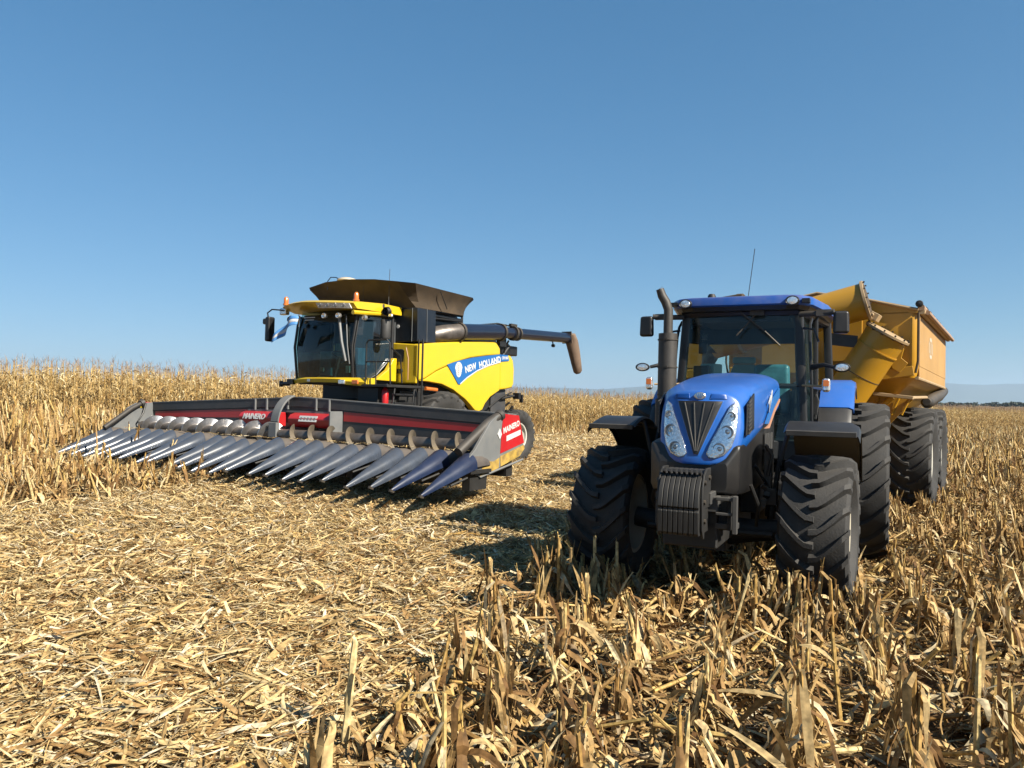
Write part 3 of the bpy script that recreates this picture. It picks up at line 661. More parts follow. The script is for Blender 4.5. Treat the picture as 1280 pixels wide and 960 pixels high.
m = MB(); m.tube([(1.64, -2.0, 3.59), (1.66, 3.6, 3.59)], .055, 12); m.tube([(1.72, -1.8, 3.52), (1.74, 3.5, 3.50)], .038, 10); tr_ = m.build('rolled_tarp', 'tarp', CA, smooth=True)
m = MB()
for y in np.linspace(-1.6, 3.4, 9): m.lathe([(y, .055), (y, .062), (y + .04, .062), (y + .04, .055)], 'Y', 12, c=(1.65, 0, 3.59))
m.build('tarp_strap', 'metal_dark', tr_)
m = MB(); m.lathe([(-2.12, .001), (-2.11, .05), (-2.07, .06), (-2.04, .05), (-2.0, .04)], 'Y', 16, c=(1.62, 0, 3.64)); m.build('crank_knob', 'black_dull', tr_, smooth=True)
# corner shade strips and frames on the front wall
m = MB(); m.tube([(1.57, -2.02, 2.5), (1.605, -2.02, 2.7), (1.605, -2.02, 3.5)], .02, 6); m.tube([(-1.57, -2.02, 2.5), (-1.605, -2.02, 2.7), (-1.605, -2.02, 3.5)], .02, 6); m.build('corner_shade_strip', 'dusty_brown', hop, smooth=True)  # dark tubes stand in for the shade where front wall meets sides
for s_ in (-1, 1):
    m = MB(); m.box((s_ * 1.05, -2.02, 2.46), (1.0, .05, .16), rot=(0, s_ * R_(-9), 0)); m.build('cross_brace', 'cart_yellow', hop, bevel=.01)
m = MB(); m.box((.45, -2.01, 3.1), (.6, .03, .8)); m.box((-.5, -2.015, 3.0), (.9, .03, 1.0)); m.build('front_stiffener', 'cart_yellow', hop, bevel=.01)
m = MB(); m.prism([(1.20, 2.98), (1.33, 2.98), (1.40, 2.9), (1.36, 2.75), (1.46, 2.66), (1.34, 2.5), (1.22, 2.58)], 'Y', -2.06, -2.02); m.build('gusset', 'cart_yellow', hop, bevel=.006)
# platform lip and ribs below
m = MB(); m.box((1.22, -1.86, 2.12), (.62, .10, .06), rot=(0, R_(6), 0)); m.tube([(1.50, -1.86, 2.09), (1.53, .2, 2.14)], .03, 8); m.build('platform_lip', 'peach_trim', CA, bevel=.01)
m = MB(); m.prism([(.5, 2.16), (1.5, 2.06), (1.12, 1.60), (.52, 1.5)], 'Y', -1.66, -1.60)
rp = m.build('ribbed_panel', 'cart_yellow', CA)
for k in range(6):
    m = MB(); x = .55 + k * .16; m.tube([(x + .10, -1.69, 2.08), (x - .02, -1.68, 1.80)], .020, 6); m.build('rib', 'cart_yellow', rp, smooth=True)
# lower auger tube
A = Vector((.15, -2.3, 1.45)); B = Vector((1.20, -2.45, 3.13))
m = MB(); d = (B - A).normalized()
m.tube([A, A + (B - A) * .84], .33, 32); au = m.build('unloading_auger', 'cart_yellow', CA, smooth=True)
m = MB(); m.tube([A + (B - A) * .845, B - d * .03], [.325, .335], 32); m.tube([A + (B - A) * .84, A + (B - A) * .85], .345, 32); m.build('auger_neck', 'cart_yellow', au, smooth=True)
m = MB(); m.tube([A + (B - A) * .60, A + (B - A) * .606], .334, 32); m.build('auger_seam', 'dusty_brown', au)
m = MB(); m.tube([B - d * .02, B + d * .02], .37, 32); fl = m.build('auger_flange', 'peach_trim', au, bevel=.004)
m = MB()
u = d.cross(Vector((0, 1, 0))).normalized(); w_ = d.cross(u)
for k in range(12):
    a = 2 * math.pi * k / 12; p = B + (u * math.cos(a) + w_ * math.sin(a)) * .35
    m.tube([p - d * .04, p + d * .05], .014, 6)
m.build('flange_bolt', 'metal_dark', fl)
# folded upper tube, lying across the front
C_ = Vector((.90, -2.62, 3.66)); D_ = Vector((-1.62, -2.75, 3.02)); e = (D_ - C_).normalized()
m = MB(); m.tube([C_ + e * .03, D_], .30, 32); fo = m.build('folded_auger', 'cart_yellow', CA, smooth=True)
m = MB(); m.tube([C_ - e * .02, C_ + e * .025], .335, 32); ff = m.build('folded_flange', 'peach_trim', fo, bevel=.004)
m = MB(); m.tube([C_ - e * .026, C_ - e * .021], .28, 24); m.build('tube_mouth', 'dusty_brown', fo)
m = MB(); m.tube([C_ + (D_ - C_) * .80, C_ + (D_ - C_) * .82], .325, 32); m.tube([C_ + (D_ - C_) * .42, C_ + (D_ - C_) * .43], .31, 32); m.build('tube_band', 'peach_trim', fo, smooth=True)
m = MB(); u = e.cross(Vector((0, 1, 0))).normalized(); w_ = e.cross(u)
for k in range(12):
    a = 2 * math.pi * k / 12; p = C_ + (u * math.cos(a) + w_ * math.sin(a)) * .315
    m.tube([p - e * .05, p + e * .03], .013, 6)
m.build('flange_bolt', 'metal_dark', ff)
m = MB(); m.tube([D_, D_ + V(-.15, 0, -.1), D_ + V(-.28, 0, -.45)], [.31, .30, .24], 20); m.build('spout', 'dusty_brown', fo, smooth=True)
m = MB(); m.box((1.02, -2.52, 3.40), (.14, .3, .12), rot=(0, R_(30), 0)); m.tube([(1.0, -2.75, 3.42), (1.0, -2.35, 3.42)], .03, 8); m.build('hinge', 'peach_trim', CA, bevel=.01)
m = MB(); m.box((.55, -2.56, 3.02), (.42, .02, .20), rot=(0, R_(8), 0)); m.build('dark_plate', 'grey_plastic', CA, bevel=.004)
# chassis, wheels, tongue
m = MB()
for s_ in (-1, 1): m.span((s_ * .45, -1.9, .95), (s_ * .57, 3.4, 1.15))
m.box((0, 0, 1.0), (2.0, .18, .18)); m.box((0, 2.0, 1.0), (2.0, .18, .18))
m.tube([(-.5, -1.8, 1.0), (-.15, -3.9, .6), (0, -4.6, .55)], .08, 8); m.tube([(.5, -1.8, 1.0), (.15, -3.9, .6), (0, -4.6, .55)], .08, 8)
for s_ in (-1, 1): m.tube([(s_ * .5, -1.7, 1.1), (s_ * .9, -1.75, 1.8), (s_ * 1.2, -1.8, 2.1)], .05, 8)
m.build('chassis', 'cart_yellow', CA, bevel=.01)
for y in (0, 2.0):
    for s_ in (-1, 1):
        wheel(CA, (s_ * 1.35, y, .97), .975, .72, .46, 22, s_, 'rubber_dusty', 'rim_white', spin=.1 * y + .05, lh=.055, lug_w=.06)
m = MB(); m.tube([(1.50, .6, 2.06), (1.50, .75, 2.05), (1.52, 2.8, 2.22), (1.52, 3.9, 2.36), (1.52, 4.1, 2.38)], [.07, .115, .12, .12, .07], 16); m.build('rubber_boot', 'metal_dark', CA, smooth=True)
# ================================================================== COMBINE
CO = tag(empty('combine_harvester'), 'yellow combine harvester with dark open grain tank and long unloading auger, behind the wide header', 'combine harvester')
CPOSE = (-3.1, 19.36, .17, R_(33))
pose(CO, *CPOSE)
# main body block
m = MB(); m.span((-1.5, -.9, 1.25), (1.5, 2.2, 3.15)); m.span((-1.45, 2.2, 2.2), (1.45, 3.0, 3.0)); m.span((-1.1, 3.0, 1.7), (1.1, 3.5, 2.9)); m.span((-1.2, -.2, .9), (1.2, 3.6, 1.3))
bd = m.build('body', 'black_dull', CO, bevel=.03)
m = MB(); m.span((-1.45, 1.0, 3.15), (1.45, 3.6, 3.42)); m.span((-1.2, 1.3, 3.42), (1.0, 3.2, 3.75)); m.build('engine_deck', 'black_plastic', CO, bevel=.03)
# front wall of the body (yellow) with two dark windows
m = MB(); m.prism([(-1.66, 2.22), (-.55, 2.22), (-.55, 3.20), (-1.70, 3.12)], 'Y', -1.02, -.90); m.build('front_wall', 'combine_yellow', CO, bevel=.03)
m = MB(); m.prism([(.55, 2.22), (1.66, 2.22), (1.70, 3.12), (.55, 3.20)], 'Y', -1.02, -.90)
fw = m.build('front_wall', 'combine_yellow', CO, bevel=.03)
m = MB(); m.prism([(.98, 2.73), (1.26, 2.72), (1.29, 2.98), (1.24, 3.02), (1.0, 3.02), (.96, 2.96)], 'Y', -1.035, -1.01); m.prism([(1.0, 2.45), (1.22, 2.45), (1.26, 2.50), (1.24, 2.56), (1.0, 2.56)], 'Y', -1.035, -1.01); m.build('inspection_window', 'black_plastic', fw, bevel=.008)
m = MB(); m.tube([(.72, -1.04, 3.1), (.70, -1.04, 2.3)], .02, 6); m.build('panel_groove', 'orange_decal', fw, smooth=True)
m = MB(); m.tube([(1.36, -1.04, 3.05), (1.44, -1.045, 2.8), (1.44, -1.04, 2.3)], .010, 6); m.build('panel_groove', 'orange_decal', fw, smooth=True)
# side panels (two shells with a seam)
for s_ in (-1, 1):
    def panel(poly, name, parent, x0=1.52, x1=1.70, mat='combine_yellow', bv=.05):
        m = MB(); m.prism(poly, 'X', s_ * x0, s_ * x1); return m.build(name, mat, parent, bevel=bv, seg=4)
    up = [(-1.02, 3.13), (-.3, 3.22), (.6, 3.32), (1.4, 3.40), (2.0, 3.44), (2.16, 3.42), (2.34, 3.28), (2.36, 3.10), (1.7, 3.03), (1.0, 2.93), (.3, 2.76), (-.3, 2.55), (-.75, 2.34), (-.98, 2.28), (-1.02, 2.4)]
    p1 = panel(up, 'upper_side_panel', CO, x1=1.715)
    lo = [(-.95, 2.29), (-.75, 2.33), (-.3, 2.54), (.3, 2.75), (1.0, 2.92), (1.7, 3.02), (2.37, 3.09), (2.37, 2.16), (1.95, 1.98), (1.72, 1.80), (1.60, 1.64), (1.46, 1.60), (1.28, 1.62), (1.05, 1.78), (.85, 1.90), (.35, 2.12), (-.1, 2.24), (-.6, 2.28)]
    p2 = panel(lo, 'lower_side_panel', CO, x1=1.70)
    re = [(2.385, 3.09), (2.66, 3.13), (2.90, 3.12), (3.03, 3.0), (3.09, 2.75), (3.08, 2.35), (2.98, 2.24), (2.7, 2.20), (2.385, 2.17)]
    p3 = panel(re, 'rear_side_panel', CO, x1=1.69)
    dc = [(.06, 2.72), (.5, 2.83), (1.1, 2.95), (1.8, 3.05), (2.36, 3.12), (2.36, 2.90), (1.8, 2.78), (1.3, 2.62), (.85, 2.42), (.60, 2.26), (.52, 2.26), (.34, 2.45)]
    m = MB(); m.prism(dc, 'X', s_ * 1.702, s_ * 1.7195); d_ = m.build('name_decal', 'blue_decal', p2)
    m = MB(); m.prism([(.60, 2.285), (.88, 2.455), (1.3, 2.645), (1.8, 2.80), (2.36, 2.925), (2.36, 2.905), (1.8, 2.775), (1.3, 2.615), (.88, 2.42), (.60, 2.255)], 'X', s_ * 1.702, s_ * 1.7215); m.build('decal_stripe', 'white_decal', d_)
    m = MB(); m.prism([(2.40, 2.93), (2.40, 3.115), (2.72, 3.125), (2.78, 2.97)], 'X', s_ * 1.692, s_ * 1.71); d2 = m.build('name_decal', 'blue_decal', p3)
    if s_ > 0:
        rot = (R_(90), 0, R_(90))
        t1 = text('lettering', 'NEW', .225, 'white_decal', d_, (1.722, .80, 2.55), (R_(90), R_(-16), R_(90)), .002, sx=.92, bold=.008)
        t1 = text('lettering', 'HOLLAND', .225, 'white_decal', d_, (1.722, 1.385, 2.70), (R_(90), R_(-12.5), R_(90)), .002, sx=.95, bold=.008)
        text('lettering', 'CR9.80', .105, 'white_decal', d2, (1.712, 2.42, 2.99), (R_(90), R_(-4), R_(90)), .002, sx=.95, bold=.003)
        m = MB()  # leaf emblem
        m.prism([(.52 + .15 * math.cos(a) * (1 if math.sin(a) > 0 else .8), 2.62 + .19 * math.sin(a)) for a in np.linspace(0, 2 * math.pi, 22)[:-1]], 'X', 1.7195, 1.7235); em = m.build('leaf_emblem', 'white_decal', d_)
        m = MB()
        m.tube([(1.7235, .50, 2.40), (1.7235, .52, 2.80)], .005, 4)
        for k in range(5):
            z = 2.50 + k * .055
            for t in (-1, 1): m.tube([(1.7235, .51, z - .02), (1.7235, .51 + t * .11 * (1 - .08 * k), z + .055)], .0045, 4)
        m.build('emblem_vein', 'header_light', em)
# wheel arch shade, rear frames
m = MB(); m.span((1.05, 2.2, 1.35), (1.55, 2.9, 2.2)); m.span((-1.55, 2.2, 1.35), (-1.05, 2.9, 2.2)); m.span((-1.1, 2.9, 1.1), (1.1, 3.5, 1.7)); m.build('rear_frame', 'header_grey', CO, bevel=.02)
m = MB(); m.tube([(1.1, 2.3, 1.75), (1.62, 2.6, 1.95), (1.66, 3.25, 2.05)], .035, 8); m.tube([(1.2, 2.8, 1.5), (1.62, 3.0, 1.85)], .03, 8); m.tube([(1.65, 1.95, 1.70), (1.66, 2.5, 1.98), (1.66, 3.0, 2.12)], .022, 8); m.tube([(1.3, 3.1, 1.3), (1.6, 3.2, 1.75)], .04, 8)
m.build('rear_linkage', 'black_dull', CO, smooth=True)
m = MB(); m.box((1.72, 3.20, 2.03), (.20, .12, .17)); m.box((1.80, 3.30, 1.96), (.10, .06, .22)); m.tube([(1.3, 3.2, 2.05), (1.7, 3.2, 2.05)], .02, 6); m.build('tail_lamp', 'black_plastic', CO, bevel=.01)
m = MB(); m.tube([(1.62, -.62, 2.12), (1.62, -.2, 2.10)], .045, 8); m.build('side_marker', 'amber', CO, smooth=True)
# grain tank
m = MB(); m.prism([(.40, 3.2), (1.62, 3.2), (1.60, 3.98), (.40, 3.98)], 'Y', -.95, -.28); m.prism([(-1.62, 3.2), (-.3, 3.2), (-.3, 3.98), (-1.6, 3.98)], 'Y', -.95, -.28); m.span((-1.3, -.92, 3.2), (1.28, 1.0, 3.99))
tk = m.build('grain_tank', 'navy_panel', CO, bevel=.015)
m = MB(); m.tube([(1.45, -.958, 3.2), (1.45, -.958, 3.98)], .006, 6); m.tube([(1.625, -.62, 3.2), (1.61, -.62, 3.98)], .005, 6); m.build('tank_seam', 'header_light', tk)
m = MB(); m.lathe([(-.955, .045), (-.965, .045), (-.967, .001)], 'Y', 16, c=(1.02, 0, 3.56)); m.build('round_sticker', 'white_decal', tk)
m = MB(); m.tube([(1.42, -.28, 3.98), (1.42, 1.0, 4.0)], .035, 8); m.tube([(1.42, -.25, 3.82), (1.42, 1.0, 3.86)], .03, 8); m.tube([(1.42, 1.0, 4.02), (1.42, 1.0, 3.6)], .03, 8); m.box((1.4, .4, 3.9), (.1, 1.2, .05)); m.build('tank_rail', 'black_plastic', tk, smooth=True)
base = [(-1.5, -.92), (-.75, -.93), (0, -.93), (.8, -.93), (1.52, -.92), (1.56, -.80), (1.56, .86), (1.5, .95), (-1.5, .95), (-1.56, .86), (-1.56, -.80)]
top = [(-1.60, -1.35, 4.58), (-.9, -1.46, 4.66), (.0, -1.52, 4.66), (.75, -1.52, 4.61), (1.40, -1.45, 4.53), (1.74, -1.22, 4.50), (1.80, .92, 4.44), (1.66, 1.15, 4.42), (-1.66, 1.15, 4.50), (-1.88, .9, 4.54), (-1.84, -1.10, 4.56)]
m = MB(); n = len(base)
vs = []
def mid(t, off):
    out = []
    for (bx_, by_), (tx, ty, tz) in zip(base, top):
        c = Vector((bx_, by_, 3.99)).lerp(Vector((tx, ty, tz)), t); bul = .07 * math.sin(math.pi * t)
        cc = Vector((c.x, c.y, 0)).normalized(); c -= cc * (bul + off); out.append(c)
    return out
m.loft([mid(0, 0), mid(.25, 0), mid(.5, 0), mid(.75, 0), mid(1, 0), mid(1, .03), mid(.5, .03), mid(0, .03)], False)
ext = m.build('tank_extension', 'dusty_brown', CO, smooth=True, ang=20)
m = MB()
for i, t in ((1, .0), (1, .0)):
    a = Vector((-1.3, -.97, 4.05)); b = Vector((1.3, -1.0, 4.05))
for z, y in ((4.15, -1.0), (4.34, -1.14)): m.tube([(-1.45, y, z + .01), (1.3, y, z - .03)], .018, 6)
m.build('extension_rib', 'dusty_brown', ext, smooth=True)
m = MB(); m.tube([(1.70, .02, 4.05), (1.78, -.35, 4.42)], .012, 6); m.build('corner_seam', 'black_dull', ext)
m = MB(); m.lathe([(4.66, .20), (4.68, .24), (4.72, .22), (4.75, .12), (4.76, .001)], 'Z', 20, c=(-.35, -1.30, 0)); dm = m.build('satellite_dome', 'dome_cream', CO, smooth=True)
m = MB(); m.tube([(-.95, -1.35, 4.5), (-.95, -1.35, 4.70), (-.85, -1.35, 4.79), (-.7, -1.33, 4.78), (-.55, -1.30, 4.72)], .012, 6); m.tube([(-.35, -1.25, 4.5), (-.35, -1.25, 4.7)], .03, 6); m.build('dome_cable', 'auger_blue', dm, smooth=True)
# unloading auger
A0 = Vector((1.55, -.35, 3.42)); P1 = Vector((1.68, .55, 3.55)); P2 = Vector((1.72, 2.3, 3.70)); P3 = Vector((1.76, 5.9, 3.86))
m = MB(); m.tube([P1, P2], .205, 20); ua = m.build('unloading_auger', 'auger_blue', CO, smooth=True)
m = MB(); m.tube([P2 + V(0, .12, .01), P3], .150, 20); m.build('outer_tube', 'auger_blue', ua, smooth=True)
m = MB(); m.tube([(1.25, -.12, 3.30), (1.42, -.15, 3.42), (1.60, .1, 3.48), P1], [.19, .21, .21, .205], 16); m.build('auger_elbow', 'steel_dark', ua, smooth=True)
for t in (.0, .55): 
    c = P1 if t == 0 else P1.lerp(P2, 1.0)
    m = MB(); m.tube([c - V(0, .04, .003), c + V(0, .04, .003)], .235, 20); m.build('auger_collar', 'metal_dark', ua, smooth=True)
c = P2.lerp(P3, .17)
m = MB(); m.tube([c - V(0, .04, 0), c + V(0, .04, 0)], .20, 20); m.tube([c + V(0, .16, 0), c + V(0, .22, 0)], .19, 20); m.box(c + V(0, 0, .22), (.08, .3, .07)); m.build('auger_collar', 'metal_dark', ua, smooth=True)
m = MB(); m.tube([P1 + V(-.1, .6, .22), P2 + V(-.1, 0, .24), P2 + V(-.05, .7, .22)], .022, 6); m.tube([P1 + V(.05, .9, .22), P2 + V(.05, .2, .22)], .018, 6); m.build('hydraulic_line', 'black_dull', ua, smooth=True)
m = MB(); e0 = P3
m.loft([[e0 + V(sx * a, sy, sz) for sx, sy, sz in ((-1, -.06 + o, .19), (1, -.06 + o, .19), (1, .0 + o, -.17), (-1, .0 + o, -.17))] for a, o in ((.17, 0), (.17, .02))], True)
rs = []
for t, (cy, cz, wy, wx) in enumerate(((.0, .08, .16, .17), (.14, .10, .20, .18), (.30, -.10, .24, .18), (.46, -.40, .22, .17), (.62, -.75, .19, .15), (.72, -.98, .16, .13), (.74, -1.04, .10, .08))):
    rs.append([e0 + V(wx * math.cos(a), cy + wy * math.sin(a) * .9, cz + .35 * wy * math.sin(a)) for a in np.linspace(0, 2 * math.pi, 17)[:-1]])
m.loft(rs, True); m.build('auger_spout', 'spout_brown', ua, smooth=True, ang=60)
m = MB(); m.tube([P3 - V(0, .9, .17), P3 - V(0, .85, .26)], .02, 6); m.lathe([(-.03, .05), (.04, .05), (.05, .001)], 'Y', 12, c=tuple(P3 - V(0, .85, .30))); m.build('auger_lamp', 'black_plastic', ua, smooth=True)
m = MB()
for y in (2.28, 2.75): m.tube([(1.5, y, 3.0), (1.6, y, 3.35), (1.7, y, 3.52)], .03, 6)
m.tube([(1.55, 2.28, 3.38), (1.55, 2.95, 3.42)], .035, 6); m.tube([(1.55, 2.28, 3.18), (1.55, 2.75, 3.10)], .025, 6); m.tube([(1.55, 3.02, 3.40), (1.55, 2.70, 3.12)], .035, 6); m.box((1.6, 2.55, 3.45), (.12, .3, .22)); m.build('auger_cradle', 'black_plastic', CO, smooth=True)
# cab
cabn = empty('cab', CO)
def gx_(z): return .88 + .05 * (z - 2.3) / 1.4
m = MB()
prof = []
def glz(z, x): return -2.26 - .10 * math.sin((z - 2.3) / 1.4 * math.pi) - .12 * (1 - (x / .9) ** 2) + .06 * (z - 2.3)
m.loft([[Vector((x, glz(z, x), z)) for x in np.linspace(-gx_(z), gx_(z), 13)] for z in (2.28, 2.6, 3.0, 3.4, 3.82)], False, False)
m.build('windshield', 'tinted_glass', cabn, smooth=True)
for s_ in (-1, 1):
    m = MB(); poly = [(-2.20, 2.30), (-2.26, 3.0), (-2.16, 3.72), (-1.12, 3.72), (-1.12, 2.82), (-1.55, 2.40), (-1.75, 2.30)]
    m.add([(s_ * (gx_(z) + .06 * (y + 2.2)), y, z) for y, z in poly], [tuple(range(7))]); dr = m.build('door', 'tinted_side', cabn)
    m = MB(); pp = [(s_ * (gx_(z) + .06 * (y + 2.2) + .01), y, z) for y, z in poly]; m.tube(pp + [pp[0]], .02, 6)
    m.tube([(s_ * .90, -2.26, 2.26), (s_ * .92, -2.34, 3.0), (s_ * .94, -2.22, 3.75)], .03, 8); m.tube([(s_ * .98, -1.12, 2.3), (s_ * .99, -1.12, 3.75)], .045, 8); m.build('door_frame', 'black_plastic', dr, smooth=True)
m = MB(); m.tube([(.62, -2.46, 3.66), (.76, -2.50, 3.1), (.84, -2.44, 2.66)], .032, 6); m.tube([(.80, -2.42, 3.66), (.90, -2.46, 3.0), (.92, -2.40, 2.6)], .014, 6); m.build('wiper', 'header_light', cabn, smooth=True)
m = MB(); m.span((-.9, -1.1, 2.2), (.95, -.95, 3.75)); m.span((-.9, -2.2, 2.15), (.9, -1.0, 2.27)); m.span((-.85, -2.15, 3.68), (.9, -1.0, 3.76)); m.build('cab_shell', 'cab_trim', cabn, bevel=.01)
m = MB(); m.box((.05, -1.45, 2.6), (.55, .5, .14)); st = m.build('seat', 'cab_trim', cabn, bevel=.04)
m = MB(); m.box((.05, -1.22, 2.98), (.5, .13, .7), taper=.9); m.build('backrest', 'cab_trim', st, bevel=.05)
m = MB(); m.box((-.55, -1.5, 2.65), (.4, .45, .6)); m.box((.62, -1.7, 2.8), (.14, .4, .4)); m.build('console', 'seat_teal', cabn, bevel=.03)
m = MB(); m.tube([(.05, -2.0, 2.3), (.05, -1.85, 2.8)], .05, 8); m.tube([Vector((.05 + .19 * math.cos(a), -1.83 + .16 * math.sin(a), 2.84 - .08 * math.sin(a))) for a in np.linspace(0, 2 * math.pi, 20)], .015, 6, cap=False); m.build('steering_wheel', 'black_plastic', cabn, smooth=True)
m = MB(); m.box((.48, -2.0, 2.5), (.12, .04, .16)); m.box((.10, -1.95, 3.02), (.14, .05, .16)); m.box((-.35, -2.0, 2.5), (.1, .04, .1)); m.build('display', 'monitor_pale', cabn, bevel=.008)
m = MB(); m.box((-.28, -2.50, 3.655), (.36, .004, .022), rot=(0, R_(1), 0)); m.box((-.28, -2.50, 3.60), (.30, .004, .018)); m.build('windshield_strip', 'white_decal', cabn)
# roof visor
m = MB(); rs = []
for x in np.linspace(-1.12, 1.14, 15):
    k = (x / 1.13); yf = -2.98 + .42 * k * k; zz = 3.97 - .02 * abs(k); th = .10 + (.10 if x > .25 else 0.10 * max(0, (x + .1) / .35) if x > -.1 else 0)
    rs.append([Vector((x, yf, zz - .035)), Vector((x, yf + .10, zz + .01)), Vector((x, -1.6, zz + .06)), Vector((x, -.98, zz + .04)), Vector((x, -.98, zz - .14)), Vector((x, -2.2, zz - .14)), Vector((x, yf + .12, zz - .02 - th * .62))])
m.loft(rs, True); rf = m.build('cab_roof', 'combine_yellow', cabn, smooth=True, ang=32)
m = MB(); rs = []
for x in np.linspace(.38, 1.06, 7):
    k = (x / 1.13); yf = -2.98 + .42 * k * k
    rs.append([Vector((x, yf - .008, 3.905)), Vector((x, yf + .08, 3.80)), Vector((x, yf + .10, 3.80)), Vector((x, yf + .05, 3.91))])
m.loft(rs, True); lb = m.build('light_bar', 'lamp_white', rf, smooth=True)
for k in range(4):
    x = .47 + k * .16; yf = -2.98 + .42 * (x / 1.13) ** 2
    m = MB(); m.lathe([(yf - .0, .04), (yf + .05, .03), (yf + .02, .001)], 'Y', 16, c=(x, 0, 3.86)); m.build('lamp', 'steel', lb, smooth=True)
m = MB(); m.tube([(1.08, -2.5, 3.72), (1.10, -1.3, 3.80)], .05, 8); m.build('roof_edge', 'combine_yellow', rf, smooth=True)
for x, y in ((.45, -2.70), (.80, -2.62), (1.08, -2.1), (-.95, -2.45), (-.72, -2.6)):
    m = MB(); m.lathe([(y - .07, .058), (y - .075, .05), (y - .05, .001)], 'Y', 14, c=(x, 0, 3.64)); m.lathe([(y - .07, .062), (y, .06), (y + .04, .03), (y + .05, .001)], 'Y', 14, c=(x, 0, 3.64)); m.build('work_lamp', 'lens' if x > 0 else 'lens_dark', rf, smooth=True)
for x, y, z in ((-1.08, -2.50, 3.97), (1.02, -2.35, 3.98)):
    m = MB(); m.lathe([(z, .07), (z + .04, .07), (z + .045, .055), (z + .16, .055), (z + .20, .03), (z + .205, .001)], 'Z', 16, c=(x, y, 0)); m.build('beacon', 'amber', rf, smooth=True)
m = MB(); m.box((-1.22, -2.42, 3.84), (.22, .14, .16)); m.build('corner_lamp', 'lens', rf, bevel=.03)
m = MB(); m.tube([(.30, -1.4, 4.0), (.30, -1.4, 4.50)], .006, 5); m.tube([(1.06, -1.35, 3.95), (1.06, -1.35, 4.1), (1.07, -1.35, 4.85)], [.03, .008, .006], 6); m.lathe([(3.92, .07), (4.0, .07), (4.02, .001)], 'Z', 12, c=(1.08, -1.6, 0)); m.build('antenna', 'metal_dark', rf, smooth=True)
# mirrors
m = MB(); m.tube([(-1.15, -2.5, 3.86), (-1.42, -2.62, 3.88), (-1.55, -2.64, 3.80), (-1.52, -2.62, 3.62)], .018, 6); ma = m.build('mirror_arm', 'black_plastic', cabn, smooth=True)
m = MB(); m.box((-1.50, -2.60, 3.42), (.14, .20, .58)); m.box((-1.58, -2.66, 3.60), (.14, .10, .14)); m.build('mirror', 'black_plastic', ma, bevel=.04, seg=3)
m = MB(); m.tube([(1.10, -1.5, 3.86), (1.25, -1.55, 3.84), (1.36, -1.55, 3.7)], .025, 6); m.lathe([(-1.68, .09), (-1.60, .11), (-1.52, .06), (-1.50, .001)], 'Y', 14, c=(1.26, 0, 3.83)); m.lathe([(-1.70, .05), (-1.62, .055), (-1.58, .001)], 'Y', 12, c=(1.42, 0, 3.72)); ma = m.build('mirror_arm', 'black_plastic', cabn, smooth=True)
m = MB(); m.lathe([(3.20, .001), (3.21, .10), (3.25, .115), (3.60, .115), (3.64, .10), (3.65, .001)], 'Z', 18, c=(1.24, -1.62, 0)); m.build('mirror', 'grey_plastic', ma, smooth=True)
m = MB(); m.box((1.46, -1.72, 3.72), (.10, .02, .07)); m.build('lamp_face', 'lens', ma, bevel=.01)
# strip under the glass
m = MB(); rs = []
for x in np.linspace(-.98, 1.32, 15):
    k = x / .98 if x < 0 else x / 1.32; yf = -2.46 + .20 * k * k; zb = 2.16 - (.04 if x > .7 else 0) + .03 * (1 - k * k); 
    rs.append([Vector((x, yf, zb)), Vector((x, yf - .03, zb + .08)), Vector((x, yf + .04, 2.30)), Vector((x, yf + .3, 2.30)), Vector((x, yf + .3, zb + .02))])
m.loft(rs, True); sk = m.build('cab_skirt', 'combine_yellow', CO, smooth=True, ang=30)
for x in (.72, 1.06):
    m = MB(); yf = -2.48 + .20 * (x / 1.32) ** 2; m.box((x, yf + .0, 2.20), (.19, .05, .10)); m.build('skirt_lamp', 'lens' if x < 1 else 'amber', sk, bevel=.02)
m = MB(); m.box((-1.08, -2.28, 2.20), (.20, .10, .13)); m.tube([(-1.15, -2.28, 2.15), (-1.42, -2.28, 2.15)], .05, 8); m.box((-1.42, -2.28, 2.15), (.06, .08, .14)); m.build('side_bracket', 'black_plastic', sk, bevel=.01)
m = MB(); m.box((-.25, -2.495, 2.23), (.09, .015, .06)); m.build('skirt_badge', 'steel', sk, bevel=.004)
# side step sweeping up under the door
m = MB(); m.prism([(-2.2, 2.28), (-1.7, 2.30), (-1.35, 2.52), (-1.15, 2.80), (-1.05, 2.80), (-1.05, 2.26)], 'X', .98, 1.10); m.build('door_skirt', 'combine_yellow', CO, bevel=.02)
# platform, rails, ladder
m = MB(); m.span((1.0, -2.3, 2.10), (1.95, -1.05, 2.16)); m.span((1.0, -2.2, 1.75), (1.6, -1.1, 2.08)); pf = m.build('platform', 'black_dull', CO, bevel=.01)
m = MB()
m.tube([(1.30, -2.28, 2.16), (1.30, -2.28, 3.05), (1.36, -2.28, 3.12), (1.90, -2.28, 3.12), (1.95, -2.25, 3.05), (1.95, -2.2, 2.16)], .018, 8)
m.tube([(1.30, -2.28, 2.65), (1.95, -2.25, 2.65)], .016, 8); m.tube([(1.95, -2.2, 2.95), (1.95, -1.9, 2.8), (1.97, -1.85, 2.2)], .016, 8); m.tube([(1.60, -2.28, 2.16), (1.60, -2.28, 2.65)], .014, 6)
m.tube([(1.95, -1.15, 1.45), (1.95, -1.15, 3.22)], .022, 8); m.tube([(1.83, -1.15, 1.45), (1.83, -1.15, 3.22)], .018, 8)
m.build('handrail', 'black_plastic', pf, smooth=True)
m = MB(); m.tube([(1.90, -2.0, 2.1), (1.94, -2.15, 1.3)], .02, 8); m.tube([(1.90, -1.35, 2.1), (1.94, -1.5, 1.3)], .02, 8); ld = m.build('ladder', 'black_plastic', CO, smooth=True)
